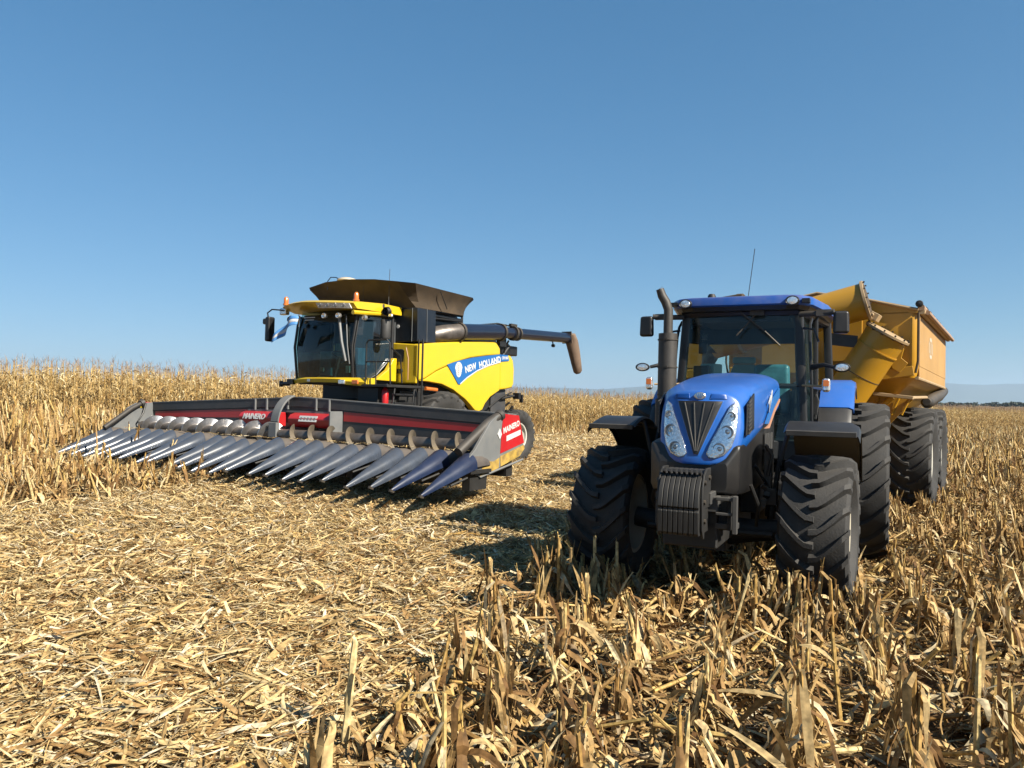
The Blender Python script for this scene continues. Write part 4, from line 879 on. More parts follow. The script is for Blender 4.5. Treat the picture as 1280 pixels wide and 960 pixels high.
for k in range(4):
    m = MB(); m.box((1.93, -1.74 - .02 * k, 1.95 - k * .19), (.12, .62, .04)); m.build('rung', 'header_light' if k == 2 else 'black_plastic', ld, bevel=.005)
m = MB(); m.span((1.1, -1.6, 1.5), (1.7, -.9, 2.05)); m.build('battery_box', 'black_dull', CO, bevel=.02)
# wheels
wheel(CO, (-1.45, 0, 1.10), .98, .80, .44, 20, -1, 'rubber_dusty', 'rim_white', lh=.05, lug_w=.07)
wheel(CO, (1.45, 0, 1.10), .98, .80, .44, 20, 1, 'rubber_dusty', 'rim_white', lh=.05, lug_w=.07, spin=.1)
wheel(CO, (-1.60, 3.17, .93), .735, .55, .36, 20, -1, 'rubber_dusty', 'rim_white', lh=.035, steer=R_(-3))
wheel(CO, (1.64, 3.17, .93), .735, .55, .36, 20, 1, 'rubber_dusty', 'rim_white', lh=.035, steer=R_(-3))
m = MB(); m.tube([(-1.3, 0, 1.10), (1.3, 0, 1.10)], .18, 12); m.tube([(-1.5, 3.17, .93), (1.5, 3.17, .93)], .12, 12); m.build('axle', 'black_dull', CO, smooth=True)
m = MB(); m.loft([[Vector((x, y, z)) for x, z in ((-.7, zb), (.7, zb), (.7, zb + .75), (-.7, zb + .75))] for y, zb in ((-.4, 1.2), (-1.6, .95), (-2.85, .72))], True); m.build('feeder_house', 'black_dull', CO, bevel=.02)
# small things carried on the combine
FE = MB(); FE.lathe([(0, .001), (0, .075), (.30, .075), (.35, .045), (.38, .03), (.40, .001)], 'Z', 16); 
fe = FE.build('fire_extinguisher', 'red_paint', None, smooth=True)
tag(fe, 'small red fire extinguisher beside the combine ladder behind the header', 'fire extinguisher')
fe.matrix_world = CO.matrix_world @ Matrix.Translation((1.72, -2.1, 1.72))
m = MB(); m.tube([(0, 0, .38), (.0, 0, .44), (.06, 0, .45)], .015, 6); m.build('valve', 'black_plastic', fe, smooth=True)
# flag
fl = empty('flag'); tag(fl, 'small light blue and white flag flying from the front of the combine cab', 'flag')
fl.matrix_world = CO.matrix_world @ Matrix.Translation((-.06, -3.0, 3.62)) @ Matrix.Scale(.78, 4)
def cloth(v0, v1, name, mat):
    m = MB(); rows = []
    for i in range(15):
        t = i / 14; row = []
        for j in range(4):
            v = v0 + (v1 - v0) * j / 3
            row.append(Vector((-t * .98, -.10 * math.sin(t * 7) - .06 * v, -.50 * t + .14 * math.sin(t * 3.1) - v * (.24 + .10 * math.sin(t * 3)) + .03 * math.sin(t * 9))))
        rows.append(row)
    m.loft(rows, False, False)
    o = m.build(name, mat, fl, smooth=True); md = o.modifiers.new('thick', 'SOLIDIFY'); md.thickness = .004; return o
cloth(0, .333, 'blue_band', 'flag_blue'); cloth(.333, .666, 'white_band', 'flag_white'); cloth(.666, 1, 'blue_band', 'flag_blue')
m = MB(); m.tube([(.0, 0, .06), (0, 0, -.30)], .012, 6); m.build('flag_stick', 'metal_dark', fl, smooth=True)

# ================================================================== CORN HEADER
HE = tag(empty('corn_header'), 'wide dark grey and red corn header with a long row of pointed dividers', 'corn header')
pose(HE, *CPOSE)
HW = 5.49
top_z = lambda x: 1.62 + .22 * (1 - abs(x) / HW)
m = MB(); xs = [-HW, 0, HW]
m.loft([[Vector((x, -2.86, .70)), Vector((x, -2.94, .70)), Vector((x, -2.94, top_z(x) - .02)), Vector((x, -2.90, top_z(x))), Vector((x, -2.80, top_z(x))), Vector((x, -2.80, .72))] for x in xs], True)
m.v = [v for v in m.v]
bs = m.build('back_sheet', 'header_grey', HE, smooth=True, ang=20)
m = MB(); m.loft([[Vector((x, -2.915, top_z(x))), Vector((x, -2.965, top_z(x) - .01)), Vector((x, -2.965, top_z(x) - .20)), Vector((x, -2.94, top_z(x) - .215))] for x in xs], True); m.build('top_beam', 'header_grey', bs)
m = MB(); m.loft([[Vector((x, -2.975, top_z(x) + .012)), Vector((x, -2.80, top_z(x) + .012)), Vector((x, -2.80, top_z(x) - .01)), Vector((x, -2.975, top_z(x) - .01))] for x in xs], True); m.build('beam_edge', 'header_light', bs)
for x0, x1 in ((-5.4, -1.75), (1.35, 5.35)):
    m = MB(); m.loft([[Vector((x, -2.942, top_z(x) - .235)), Vector((x, -2.95, top_z(x) - .235)), Vector((x, -2.95, top_z(x) - .43 + .06 * (abs(x) > 3))), Vector((x, -2.942, top_z(x) - .43 + .06 * (abs(x) > 3)))] for x in (x0, x1)], True); m.build('red_stripe', 'header_red', bs)
for x in (-1.45, -1.05, -.35, .55, .95):
    m = MB(); m.span((x - .02, -3.0, top_z(x) - .26), (x + .02, -2.94, top_z(x))); m.build('post', 'header_light', bs, bevel=.004)
m = MB(); m.span((-1.7, -2.98, 1.50), (1.3, -2.94, 1.54)); m.build('window_rail', 'header_light', bs)
# red tubular covers at the middle
for x0, x1, nm in ((-1.65, -.42, 'MAINERO'), (.0, 1.28, None)):
    m = MB(); m.prism([(-2.95, 1.50), (-3.10, 1.50), (-3.22, 1.46), (-3.28, 1.38), (-3.26, 1.28), (-3.18, 1.20), (-2.95, 1.18)], 'X', x0, x1); tb = m.build('red_cover', 'header_red', HE, bevel=.02, seg=3)
    if nm: text('lettering', nm, .17, 'white_decal', tb, (x0 + .16, -3.294, 1.335), (R_(75), 0, 0), .003, sx=1.0, bold=.006, shear=.15)
    else:
        m = MB(); m.box((.62, -3.268, 1.385), (.54, .008, .13), rot=(R_(-20), 0, 0)); lb_ = m.build('white_label', 'white_decal', tb)
        m = MB()
        for k in range(5): m.box((.42 + k * .10, -3.274, 1.385), (.05, .004, .06), rot=(R_(-20), 0, 0))
        m.build('label_mark', 'header_light', lb_)
m = MB(); m.span((1.28, -3.3, 1.06), (1.32, -2.94, 1.56)); m.build('cover_end', 'header_light', HE, bevel=.01)
m = MB(); rs = []
for q in np.linspace(0, 1, 10):
    a = R_(10 + 80 * q); c = Vector((-.20 - .10 * q, -2.95 - .55 * math.sin(a) * .8, 1.30 + .62 * math.cos(a) * .95 - .0))
    rs.append([c + V(-.12, 0, 0), c + V(.12, 0, 0), c + V(.12, .03, -.03), c + V(-.12, .03, -.03)])
m.loft(rs, True); m.box((-.26, -3.42, 1.12), (.24, .10, .32)); m.build('drive_guard', 'header_light', HE, bevel=.01)
# auger
m = MB(); m.tube([(-5.35, -3.32, 1.02), (5.35, -3.32, 1.02)], .125, 20); ag = m.build('cross_auger', 'steel_dark', HE, smooth=True)
for s_ in (-1, 1):
    m = MB(); n = 40; turns = 9 if s_ < 0 else 9; N_ = turns * 26; rs = []
    for i in range(N_ + 1):
        t = i / N_; x = s_ * (5.2 - t * 4.9); q = -2 * math.pi * turns * t + (1.7 if s_ > 0 else 0); fr_ = .28 if s_ < 0 else .25
        c, s2 = math.cos(q), math.sin(q)
        rs.append([Vector((x - .006, -3.32 + c * .11, 1.02 + s2 * .11)), Vector((x - .006, -3.32 + c * fr_, 1.02 + s2 * fr_)), Vector((x + .006, -3.32 + c * fr_, 1.02 + s2 * fr_)), Vector((x + .006, -3.32 + c * .11, 1.02 + s2 * .11))])
    m.loft(rs, True); m.build('auger_flight', 'steel' if s_ < 0 else 'steel_dusty', ag, smooth=True, ang=40)
m = MB(); m.loft([[Vector((x, -2.9, .72)), Vector((x, -3.1, .66)), Vector((x, -3.4, .64)), Vector((x, -3.62, .76)), Vector((x, -3.62, .70)), Vector((x, -3.4, .60)), Vector((x, -2.9, .64))] for x in (-5.5, 5.5)], True); m.build('trough', 'metal_dark', HE)
m = MB(); m.span((-5.5, -3.9, .50), (5.5, -3.6, .66)); m.span((-5.5, -3.0, .5), (5.5, -2.8, .7)); m.build('toolbar', 'black_dull', HE)
# end plates
for s_ in (-1, 1):
    m = MB(); poly = [(-2.78, top_z(HW)), (-3.40, 1.60), (-3.62, 1.48), (-4.05, 1.02), (-4.35, .80), (-4.2, .66), (-3.85, .54), (-2.62, .86), (-2.50, 1.00), (-2.80, 1.60)]
    m.prism(poly, 'X', s_ * 5.50, s_ * 5.56); ep = m.build('end_plate', 'header_light', HE, bevel=.008)
    m = MB(); m.prism([(-2.72, 1.60), (-3.22, 1.63), (-3.26, 1.42), (-3.30, .93), (-2.52, 1.10)], 'X', s_ * 5.56, s_ * 5.568); rp_ = m.build('red_sticker', 'header_red', ep)
    if s_ > 0:
        text('lettering', 'MAINERO', .135, 'white_decal', rp_, (5.57, -3.22, 1.28), (R_(90), R_(-15), R_(90)), .002, sx=.92, bold=.005, shear=.15)
        m = MB(); m.prism([(-3.12, 1.14), (-2.66, 1.25), (-2.66, 1.36 - .02), (-3.12, 1.235)], 'X', 5.568, 5.574); m.build('white_bar', 'white_decal', rp_)
        m = MB(); m.prism([(-3.40, 1.27), (-3.33, 1.18), (-3.27, 1.27), (-3.33, 1.37)], 'X', 5.56, 5.572); m.build('diamond_mark', 'white_decal', rp_)
    m = MB(); m.prism([(-3.30, .88), (-2.52, 1.06), (-2.50, .99), (-2.66, .86), (-3.28, .70)], 'X', s_ * 5.56, s_ * 5.569); m.prism([(-3.9, .56), (-3.34, .68), (-3.32, .86), (-3.5, .80), (-3.8, .82)], 'X', s_ * 5.56, s_ * 5.569); m.build('yellow_patch', 'worn_yellow', ep)
    m = MB(); m.tube([(s_ * 5.50, -3.25, 1.60), (s_ * 5.46, -3.55, 1.46), (s_ * 5.38, -4.28, .98)], .085 if s_ > 0 else .06, 16); m.tube([(s_ * 5.50, -3.22, 1.61), (s_ * 5.50, -3.30, 1.57)], .10, 16); eb = m.build('divider_tube', 'exhaust_grey', ep, smooth=True)
    m = MB(); m.box((s_ * 5.45, -4.05, .86), (.10, .12, .16)); m.tube([(s_ * 5.56, -3.9, .55), (s_ * 5.60, -2.6, .80)], .022, 6); m.build('end_bracket', 'header_light', ep, bevel=.01)
    if s_ < 0:
        m = MB(); m.tube([(-5.42, -3.2, 1.60), (-5.40, -3.28, 1.35), (-5.38, -3.42, 1.15), (-5.36, -3.36, .95)], .02, 6); m.build('hydraulic_hose', 'black_plastic', ep, smooth=True)
        m = MB(); m.span((-5.49, -3.32, 1.48), (-5.48, -3.18, 1.62)); m.build('yellow_sticker', 'combine_yellow', ep)
# divider snouts
def snout_meshes():
    m = MB(); rs = []
    for y, w, zt, zb in ((-4.10, .200, .99, .74), (-4.14, .206, .985, .73), (-4.45, .160, .84, .64), (-4.75, .114, .70, .54), (-5.03, .070, .565, .45), (-5.27, .030, .44, .375), (-5.33, .010, .40, .375)):
        ring = []
        for k in range(13):
            a = math.pi * k / 12; ring.append(Vector((w * math.cos(a), y, zb + (zt - zb) * (math.sin(a) ** .85))))
        rs.append(ring)
    m.loft(rs, True); cone = m.mesh('cone', 'snout_grey', True, 40)
    cb = cone.copy(); cb.materials.clear(); cb.materials.append(MAT['snout_blue'])
    m = MB(); rs = []
    for y, w, zt, zb in ((-3.60, .12, .84, .76), (-3.66, .15, .90, .77), (-3.85, .170, .965, .77), (-4.05, .172, .975, .76), (-4.16, .170, .95, .76)):
        ring = []
        for k in range(13):
            a = math.pi * k / 12; ring.append(Vector((w * math.cos(a), y, zb + (zt - zb) * (math.sin(a) ** .8))))
        rs.append(ring)
    m.loft(rs, True); hd = m.mesh('hood', 'hood_dull', True, 40)
    m = MB(); m.box((0, -5.32, .372), (.035, .10, .04), rot=(R_(-18), 0, 0)); tip = m.mesh('tip', 'metal_dark')
    m = MB(); m.box((-.15, -3.95, .68), (.05, .6, .06)); m.box((.15, -3.95, .68), (.05, .6, .06)); m.box((0, -3.9, .5), (.16, .5, .28))
    m.tube([(-.17, -4.35, .60), (-.13, -4.75, .50)], .02, 6); m.tube([(.17, -4.35, .60), (.13, -4.75, .50)], .02, 6); ru = m.mesh('row_unit', 'black_dull')
    return cone, cb, hd, tip, ru
cone, cone_b, hd, tip, ru = snout_meshes()
NS = 22
for k in range(NS):
    x = -5.42 + k * (10.84 / (NS - 1))
    s0 = bpy.data.objects.new('divider_snout', cone_b if k >= NS - 2 else cone); COL.objects.link(s0); s0.parent = HE; s0.location = (x, 0, 0)
    s0.rotation_euler = (random.uniform(-.010, .010), 0, random.uniform(-.022, .022))
    for me, nm in ((hd, 'snout_hood'), (tip, 'snout_tip'), (ru, 'row_unit')):
        c = bpy.data.objects.new(nm, me); COL.objects.link(c); c.parent = s0

# ================================================================== FIELD
F_PX = 960.0
def to_px(x, y): return 640 + F_PX * x / np.maximum(y, .1)
def combine_local(x, y):
    b = CPOSE[3]; dx, dy = x - CPOSE[0], y - CPOSE[1]
    return dx * math.cos(b) - dy * math.sin(b), dx * math.sin(b) + dy * math.cos(b)
def pose_local(x, y, X, Y, b):
    dx, dy = x - X, y - Y
    return dx * math.cos(b) - dy * math.sin(b), dx * math.sin(b) + dy * math.cos(b)
def wob(x, y, s=1.0, ph=0.0):
    return (np.sin(x * 1.7 / s + ph) * np.cos(y * 1.3 / s + ph * 2) + .5 * np.sin(x * 3.9 / s + y * 2.7 / s + ph)) / 1.5
def right_bound(y):
    return np.where(y < 9.86, -.87 + (y - 4.0) * .254, .62 + (y - 9.86) * .62)
def in_right(x, y): return x > right_bound(y) + .22 * wob(x, y, .5)
def in_left(x, y):
    lx, ly = combine_local(x, y); return (lx < -.05 + .35 * wob(x, y, .6)) & (ly < -2.2) | ((lx < -7.5) & (ly < 20))
def in_back(x, y): return (y > EDGE(x) - 5.5 + .8 * wob(x, y, 1.2)) & (y > 24)
def near_crop(x, y): return y > EDGE(x)
# --- ground
def axis_lines(lim, inner, step, grow=1.22):
    a = list(np.arange(0, inner, step)); 
    while a[-1] < lim: a.append(a[-1] + max(step, (a[-1] - inner + step) * (grow - 1) + step))
    return np.array(a)
ax_ = axis_lines(14000, 70, .9); gxs = np.concatenate([-ax_[:0:-1], ax_]); gys = np.concatenate([-axis_lines(300, 20, 3)[:0:-1], axis_lines(14000, 90, .9)])
XX, YY = np.meshgrid(gxs, gys); ZZ = G(XX, YY) + .018 * wob(XX, YY, .7) * (np.hypot(XX, YY) < 80)
nx, ny = len(gxs), len(gys)
me = bpy.data.meshes.new('ground'); vv = np.stack([XX, YY, ZZ], -1).reshape(-1, 3)
ii = (np.arange(ny - 1)[:, None] * nx + np.arange(nx - 1)[None]).reshape(-1)
ff = np.stack([ii, ii + 1, ii + 1 + nx, ii + nx], 1)
def fast_mesh(name, verts, loops, starts, totals, mats, midx=None, rnd=None, smooth=False):
    me = bpy.data.meshes.new(name)
    me.vertices.add(len(verts)); me.vertices.foreach_set('co', np.ascontiguousarray(verts, dtype=np.float32).reshape(-1))
    me.loops.add(len(loops)); me.loops.foreach_set('vertex_index', np.ascontiguousarray(loops, dtype=np.int32))
    me.polygons.add(len(starts)); me.polygons.foreach_set('loop_start', np.ascontiguousarray(starts, dtype=np.int32))
    try: me.polygons.foreach_set('loop_total', np.ascontiguousarray(totals, dtype=np.int32))
    except Exception: pass
    for m in mats: me.materials.append(MAT[m])
    if midx is not None: me.polygons.foreach_set('material_index', np.ascontiguousarray(midx, dtype=np.int32))
    me.polygons.foreach_set('use_smooth', np.full(len(starts), smooth))
    if rnd is not None:
        a = me.attributes.new('rnd', 'FLOAT', 'POINT'); a.data.foreach_set('value', np.ascontiguousarray(rnd, dtype=np.float32))
    me.update(calc_edges=True); me.validate()
    return me
me = fast_mesh('ground', vv, ff.reshape(-1), np.arange(len(ff)) * 4, np.full(len(ff), 4), ['field_soil'], smooth=True)
gr_ = bpy.data.objects.new('ground', me); COL.objects.link(gr_); gr_['kind'] = 'structure'

# --- templates (quads only): verts (n,3), faces (m,4), per-vertex rnd, per-face material
class TB:
    def __init__(s): s.v = []; s.f = []; s.r = []; s.m = []
    def add(s, v, f, r, m=0):
        o = len(s.v); s.v += [list(map(float, p)) for p in v]; s.f += [[o + i for i in q] for q in f]; s.r += [r] * len(v); s.m += [m] * len(f)
    def arr(s): return (np.array(s.v, dtype=np.float32), np.array(s.f, dtype=np.int32), np.array(s.r, dtype=np.float32), np.array(s.m, dtype=np.int32))
def strip(tb, pts, widths, side, r, m=0, fold=0.0, across=1):
    # ribbon along pts; side = list of sideways unit vectors
    n = len(pts); v = []; f = []
    k = across + 1
    for p, w, s_ in zip(pts, widths, side):
        s_ = np.array(s_); p = np.array(p)
        nrm = np.array([0, 0, 1.0])
        for j in range(k):
            t = j / across * 2 - 1
            v.append(p + s_ * w * .5 * t + nrm * fold * w * abs(t))
    for i in range(n - 1):
        for j in range(across):
            a = i * k + j; f.append([a, a + 1, a + k + 1, a + k])
    tb.add(v, f, r, m)
def T_flake(nseg, across, rs):
    tb = TB(); L = 1.0; w = rs.uniform(.035, .14); bend = rs.uniform(-.25, .35); cur = rs.uniform(-.5, .5); tw = rs.uniform(-1.2, 1.2)
    pts = []; ws = []; sd = []
    for i in range(nseg + 1):
        t = i / nseg - .5; pts.append([t, cur * t * t, bend * (.25 - t * t)])
        ws.append(w * (1 - .7 * abs(t) * 2 * rs.uniform(.5, 1))); a = tw * t; sd.append([0, math.cos(a), math.sin(a)])
    strip(tb, pts, ws, sd, 0, 0, rs.uniform(-.35, .35), across); return tb.arr()
def leaf_ribbon(tb, rs, base, az, length, width, up, droop, nseg, r, m, across=1, twist=0.0, snap=1.0):
    p = np.array(base, float); d = np.array([math.cos(az) * math.cos(up), math.sin(az) * math.cos(up), math.sin(up)])
    pts = [p.copy()]; ws = [width * .7]; sd = []
    s0 = np.array([-math.sin(az), math.cos(az), 0.0]); sd.append(s0)
    for i in range(nseg):
        e = up - droop * min(1.0, snap * (i + 1) / nseg)
        d = np.array([math.cos(az) * math.cos(e), math.sin(az) * math.cos(e), math.sin(e)])
        p = p + d * length / nseg; pts.append(p.copy())
        t = (i + 1) / nseg; ws.append(max(.004, width * (1 - .85 * t ** 2) * rs.uniform(.8, 1.15)))
        a = twist * t; up_ = np.cross(s0, d); sd.append(s0 * math.cos(a) + up_ * math.sin(a))
    strip(tb, pts, ws, sd, r, m, rs.uniform(-.4, .4) if across > 1 else 0.0, across)
def stalk_tube(tb, path, rad, n, r, m=0, jag=0.0, rs=None):
    v = []; f = []
    for i, (p, q) in enumerate(zip(path, rad)):
        for k in range(n):
            a = 2 * math.pi * k / n
            z = p[2] + ((rs.uniform(-jag, jag)) if (jag and i == len(path) - 1) else 0)
            v.append([p[0] + q * math.cos(a), p[1] + q * math.sin(a), z])
    for i in range(len(path) - 1):
        for k in range(n):
            a = i * n + k; b = i * n + (k + 1) % n; f.append([a, b, b + n, a + n])
    if n == 6:
        o = (len(path) - 1) * n; f.append([o, o + 1, o + 2, o + 3]); f.append([o, o + 3, o + 4, o + 5])
    elif n == 4:
        o = (len(path) - 1) * n; f.append([o, o + 1, o + 2, o + 3])
    tb.add(v, f, r, m)
def T_stub(rs, detail=2):
    # returns stalk template, leaf template (metres)
    h = rs.uniform(.16, .50); lean = abs(rs.normal(0, .20)); az = rs.uniform(0, 6.28)
    st = TB(); n = 6 if detail else 4; path = []; rad = []; r0 = rs.uniform(.009, .0145)
    broken = rs.random() < .35
    ks = 6 if detail else 2
    x = y = z = 0.0; lx = math.cos(az); ly = math.sin(az); e = lean
    for i in range(ks + 1):
        path.append([x, y, z - (.04 if i == 0 else 0)]); rad.append(r0 * (1.15 if (i % 2 == 1 and detail) else 1.0) * (1 - .2 * i / ks))
        if broken and i > ks * .55: e += rs.uniform(.2, .7)
        x += lx * math.sin(e) * h / ks; y += ly * math.sin(e) * h / ks; z += math.cos(e) * h / ks
    stalk_tube(st, path, rad, n, rs.uniform(0, .8), 0, .03 if detail else .01, rs)
    if detail and rs.random() < .5:      # splintered top
        for k in range(4):
            leaf_ribbon(st, rs, path[-1], rs.uniform(0, 6.28), rs.uniform(.03, .09), .007, rs.uniform(.9, 1.5), rs.uniform(-.3, .8), 2, rs.uniform(.6, .9), 0, 1)
    lf = TB(); nl = rs.integers(12, 22) if detail else rs.integers(3, 6); M1 = 1 if detail < 2 else 0
    for k in range(nl):
        b = path[min(len(path) - 1, rs.integers(0, len(path)))]
        t_ = rs.random(); A = 2 if detail > 1 else 1; w_ = 1.0 if detail else 1.5
        if t_ < .34:      # leaf leaning out from the stalk to the ground like a tent
            zb = b[2] * rs.uniform(.6, 1.0) + .03; a_ = rs.uniform(0, 6.28); r_ = rs.uniform(.05, .24); s0 = [-math.sin(a_), math.cos(a_), 0]; tw0 = rs.uniform(-1.2, 1.2)
            pts = []; ws = []; sd = []; NS_ = 6 if detail else 2; W_ = rs.uniform(.014, .048) * w_
            for i in range(NS_ + 1):
                t = i / NS_; q = r_ * (t ** rs.uniform(.8, 1.6)); pts.append([b[0] * (1 - t) + q * math.cos(a_), b[1] * (1 - t) + q * math.sin(a_), max(.0, zb * (1 - t) + .05 * math.sin(math.pi * t))])
                ws.append(W_ * (.55 + .6 * math.sin(math.pi * min(1, t * .9 + .08))) * rs.uniform(.8, 1.15)); aa = tw0 * t
                sd.append([s0[0] * math.cos(aa), s0[1] * math.cos(aa), math.sin(aa)])
            strip(lf, pts, ws, sd, rs.uniform(0, 1), M1, rs.uniform(-.3, .3), A)
        elif t_ < .58:    # sheath pressed against the stalk, hanging almost straight down
            zb = b[2] + rs.uniform(0, .06)
            leaf_ribbon(lf, rs, [b[0], b[1], zb], rs.uniform(0, 6.28), min(zb * 1.05 + .10, rs.uniform(.14, .42)), rs.uniform(.014, .044) * w_, rs.uniform(.0, 1.0), rs.uniform(1.6, 2.5), 5 if detail else 2, rs.uniform(0, 1), M1, A, rs.uniform(-2.2, 2.2), snap=3.0)
        elif t_ < .74:    # shredded strip standing along the stalk
            leaf_ribbon(lf, rs, [b[0] * .5, b[1] * .5, b[2] * .4], rs.uniform(0, 6.28), rs.uniform(.14, .34), rs.uniform(.012, .042) * w_, rs.uniform(1.25, 1.56), rs.uniform(-.1, .5), 4 if detail else 2, rs.uniform(0, 1), M1, 1, rs.uniform(-1.5, 1.5))
        elif t_ < .90:    # leaf arching out
            leaf_ribbon(lf, rs, [b[0], b[1], b[2] * .7], rs.uniform(0, 6.28), rs.uniform(.15, .36), rs.uniform(.02, .045) * w_, rs.uniform(.3, 1.2), rs.uniform(1.4, 2.6), 6 if detail else 2, rs.uniform(0, 1), M1, A, rs.uniform(-2.5, 2.5), snap=1.7)
        else:             # leaf lying at the foot
            leaf_ribbon(lf, rs, [b[0] * .2, b[1] * .2, rs.uniform(.03, .12)], rs.uniform(0, 6.28), rs.uniform(.2, .4), rs.uniform(.02, .05) * w_, rs.uniform(.0, .4), rs.uniform(.2, .6), 4 if detail else 2, rs.uniform(0, 1), M1, A, rs.uniform(-2, 2))
    return st, lf, h
def T_plant(rs, lod=0):
    tb = TB(); H = rs.uniform(2.0, 2.35); az0 = rs.uniform(0, 6.28); lean = rs.uniform(0, .06)
    n = 4; ks = 4 if lod == 0 else 2
    path = [[math.cos(az0) * lean * H * (i / ks) ** 1.5, math.sin(az0) * lean * H * (i / ks) ** 1.5, H * i / ks - (.05 if i == 0 else 0)] for i in range(ks + 1)]
    stalk_tube(tb, path, [(.012 - .007 * i / ks) * (1 if lod == 0 else 1.8) for i in range(ks + 1)], n, rs.uniform(0, .8), 1)
    nl = 11 if lod == 0 else 5; pl = rs.uniform(0, 3.14)
    for k in range(nl):
        z = .25 + (H - .5) * (k + rs.uniform(0, .8)) / nl; t = z / H
        up = rs.uniform(.5, 1.3); dr = rs.uniform(1.6, 3.3)
        leaf_ribbon(tb, rs, [path[-1][0] * t ** 1.5, path[-1][1] * t ** 1.5, z], pl + math.pi * (k % 2) + rs.uniform(-.6, .6), rs.uniform(.35, .68), rs.uniform(.03, .055) * (1 if lod == 0 else 1.9), up, dr, 4 if lod == 0 else 2, rs.uniform(0, 1), 0, 1, rs.uniform(-2, 2))
    if lod == 0 or rs.random() < .6:   # ear in its husk, hanging
        z = rs.uniform(.8, 1.15); a = rs.uniform(0, 6.28); s_ = 1
        p0 = np.array([0, 0, z]); pts = [p0, p0 + [math.cos(a) * .05, math.sin(a) * .05, .02], p0 + [math.cos(a) * .09, math.sin(a) * .09, -.08], p0 + [math.cos(a) * .11, math.sin(a) * .11, -.20]]
        stalk_tube(tb, [list(q) for q in pts], [.008, .024, .030, .010], 4, rs.uniform(.55, .95), 0)
    for k in range(5 if lod == 0 else 2):   # tassel
        a = rs.uniform(0, 6.28); leaf_ribbon(tb, rs, [path[-1][0], path[-1][1], H - .04], a, rs.uniform(.16, .30), .011 if lod == 0 else .022, rs.uniform(1.1, 1.5), rs.uniform(0, .9), 2, rs.uniform(0, 1), 2, 1)
    return tb
def scatter(name, temps, pos, az, scale, mats, tiltx=None, tilty=None, rnd=None, zs=None, wscale=None, smooth=False):
    n = len(pos); pick = rng.integers(0, len(temps), n)
    V_, L_, R2, M_ = [], [], [], []; off = 0
    if rnd is None: rnd = rng.random(n)
    for ti, (tv, tf, tr, tm) in enumerate(temps):
        idx = np.nonzero(pick == ti)[0]
        if len(idx) == 0: continue
        k = len(idx); sc = scale[idx][:, None, None]
        v = tv[None].repeat(k, 0) * sc
        if wscale is not None: v[:, :, 1] *= wscale[idx][:, None]
        if zs is not None: v[:, :, 2] *= zs[idx][:, None]
        if tiltx is not None:
            c, s_ = np.cos(tiltx[idx])[:, None], np.sin(tiltx[idx])[:, None]
            y, z = v[:, :, 1] * c - v[:, :, 2] * s_, v[:, :, 1] * s_ + v[:, :, 2] * c; v[:, :, 1], v[:, :, 2] = y, z
        if tilty is not None:
            c, s_ = np.cos(tilty[idx])[:, None], np.sin(tilty[idx])[:, None]
            x, z = v[:, :, 0] * c + v[:, :, 2] * s_, -v[:, :, 0] * s_ + v[:, :, 2] * c; v[:, :, 0], v[:, :, 2] = x, z
        c, s_ = np.cos(az[idx])[:, None], np.sin(az[idx])[:, None]
        x, y = v[:, :, 0] * c - v[:, :, 1] * s_, v[:, :, 0] * s_ + v[:, :, 1] * c; v[:, :, 0], v[:, :, 1] = x, y
        v += pos[idx][:, None, :]
        f = tf[None] + (off + np.arange(k)[:, None, None] * len(tv))
        V_.append(v.reshape(-1, 3)); L_.append(f.reshape(-1)); R2.append(np.mod(rnd[idx][:, None] + tr[None], 1).reshape(-1)); M_.append(np.tile(tm, k))
        off += k * len(tv)
    V_ = np.concatenate(V_); L_ = np.concatenate(L_); nf = len(L_) // 4
    me = fast_mesh(name, V_, L_, np.arange(nf) * 4, np.full(nf, 4), mats, np.concatenate(M_), np.concatenate(R2), smooth)
    o = bpy.data.objects.new(name, me); COL.objects.link(o); o['kind'] = 'stuff'; return o
def sample(y0, y1, dens, margin=150):
    ym = max(y0, .5); A = (y1 ** 2 - ym ** 2) / 2 * (1280 + 2 * margin) / F_PX
    n = int(A * dens); y = np.sqrt(rng.random(n) * (y1 ** 2 - ym ** 2) + ym ** 2)
    px = rng.random(n) * (1280 + 2 * margin) - margin
    return (px - 640) / F_PX * y, y
def in_tyre(x, y):
    bad = np.zeros(len(x), bool)
    for (X, Y, b, ws) in ((1.99, 7.72, R_(25.5), [(-1.0, 0, .33, .30), (1.0, 0, .33, .30), (-1.28, 2.95, .36, .75), (1.28, 2.95, .36, .75)]), (6.42, 15.25, R_(33.5), [(-1.35, 0, .4, .7), (1.35, 0, .4, .7), (-1.35, 2, .4, .7), (1.35, 2, .4, .7)]), (CPOSE[0], CPOSE[1], CPOSE[3], [(1.64, 3.17, .3, .5), (1.45, 0, .45, .6), (-1.45, 0, .45, .6)])):
        lx, ly = pose_local(x, y, X, Y, b)
        for (wx, wy, hx, hy) in ws: bad |= (abs(lx - wx) < hx) & (abs(ly - wy) < hy)
    return bad

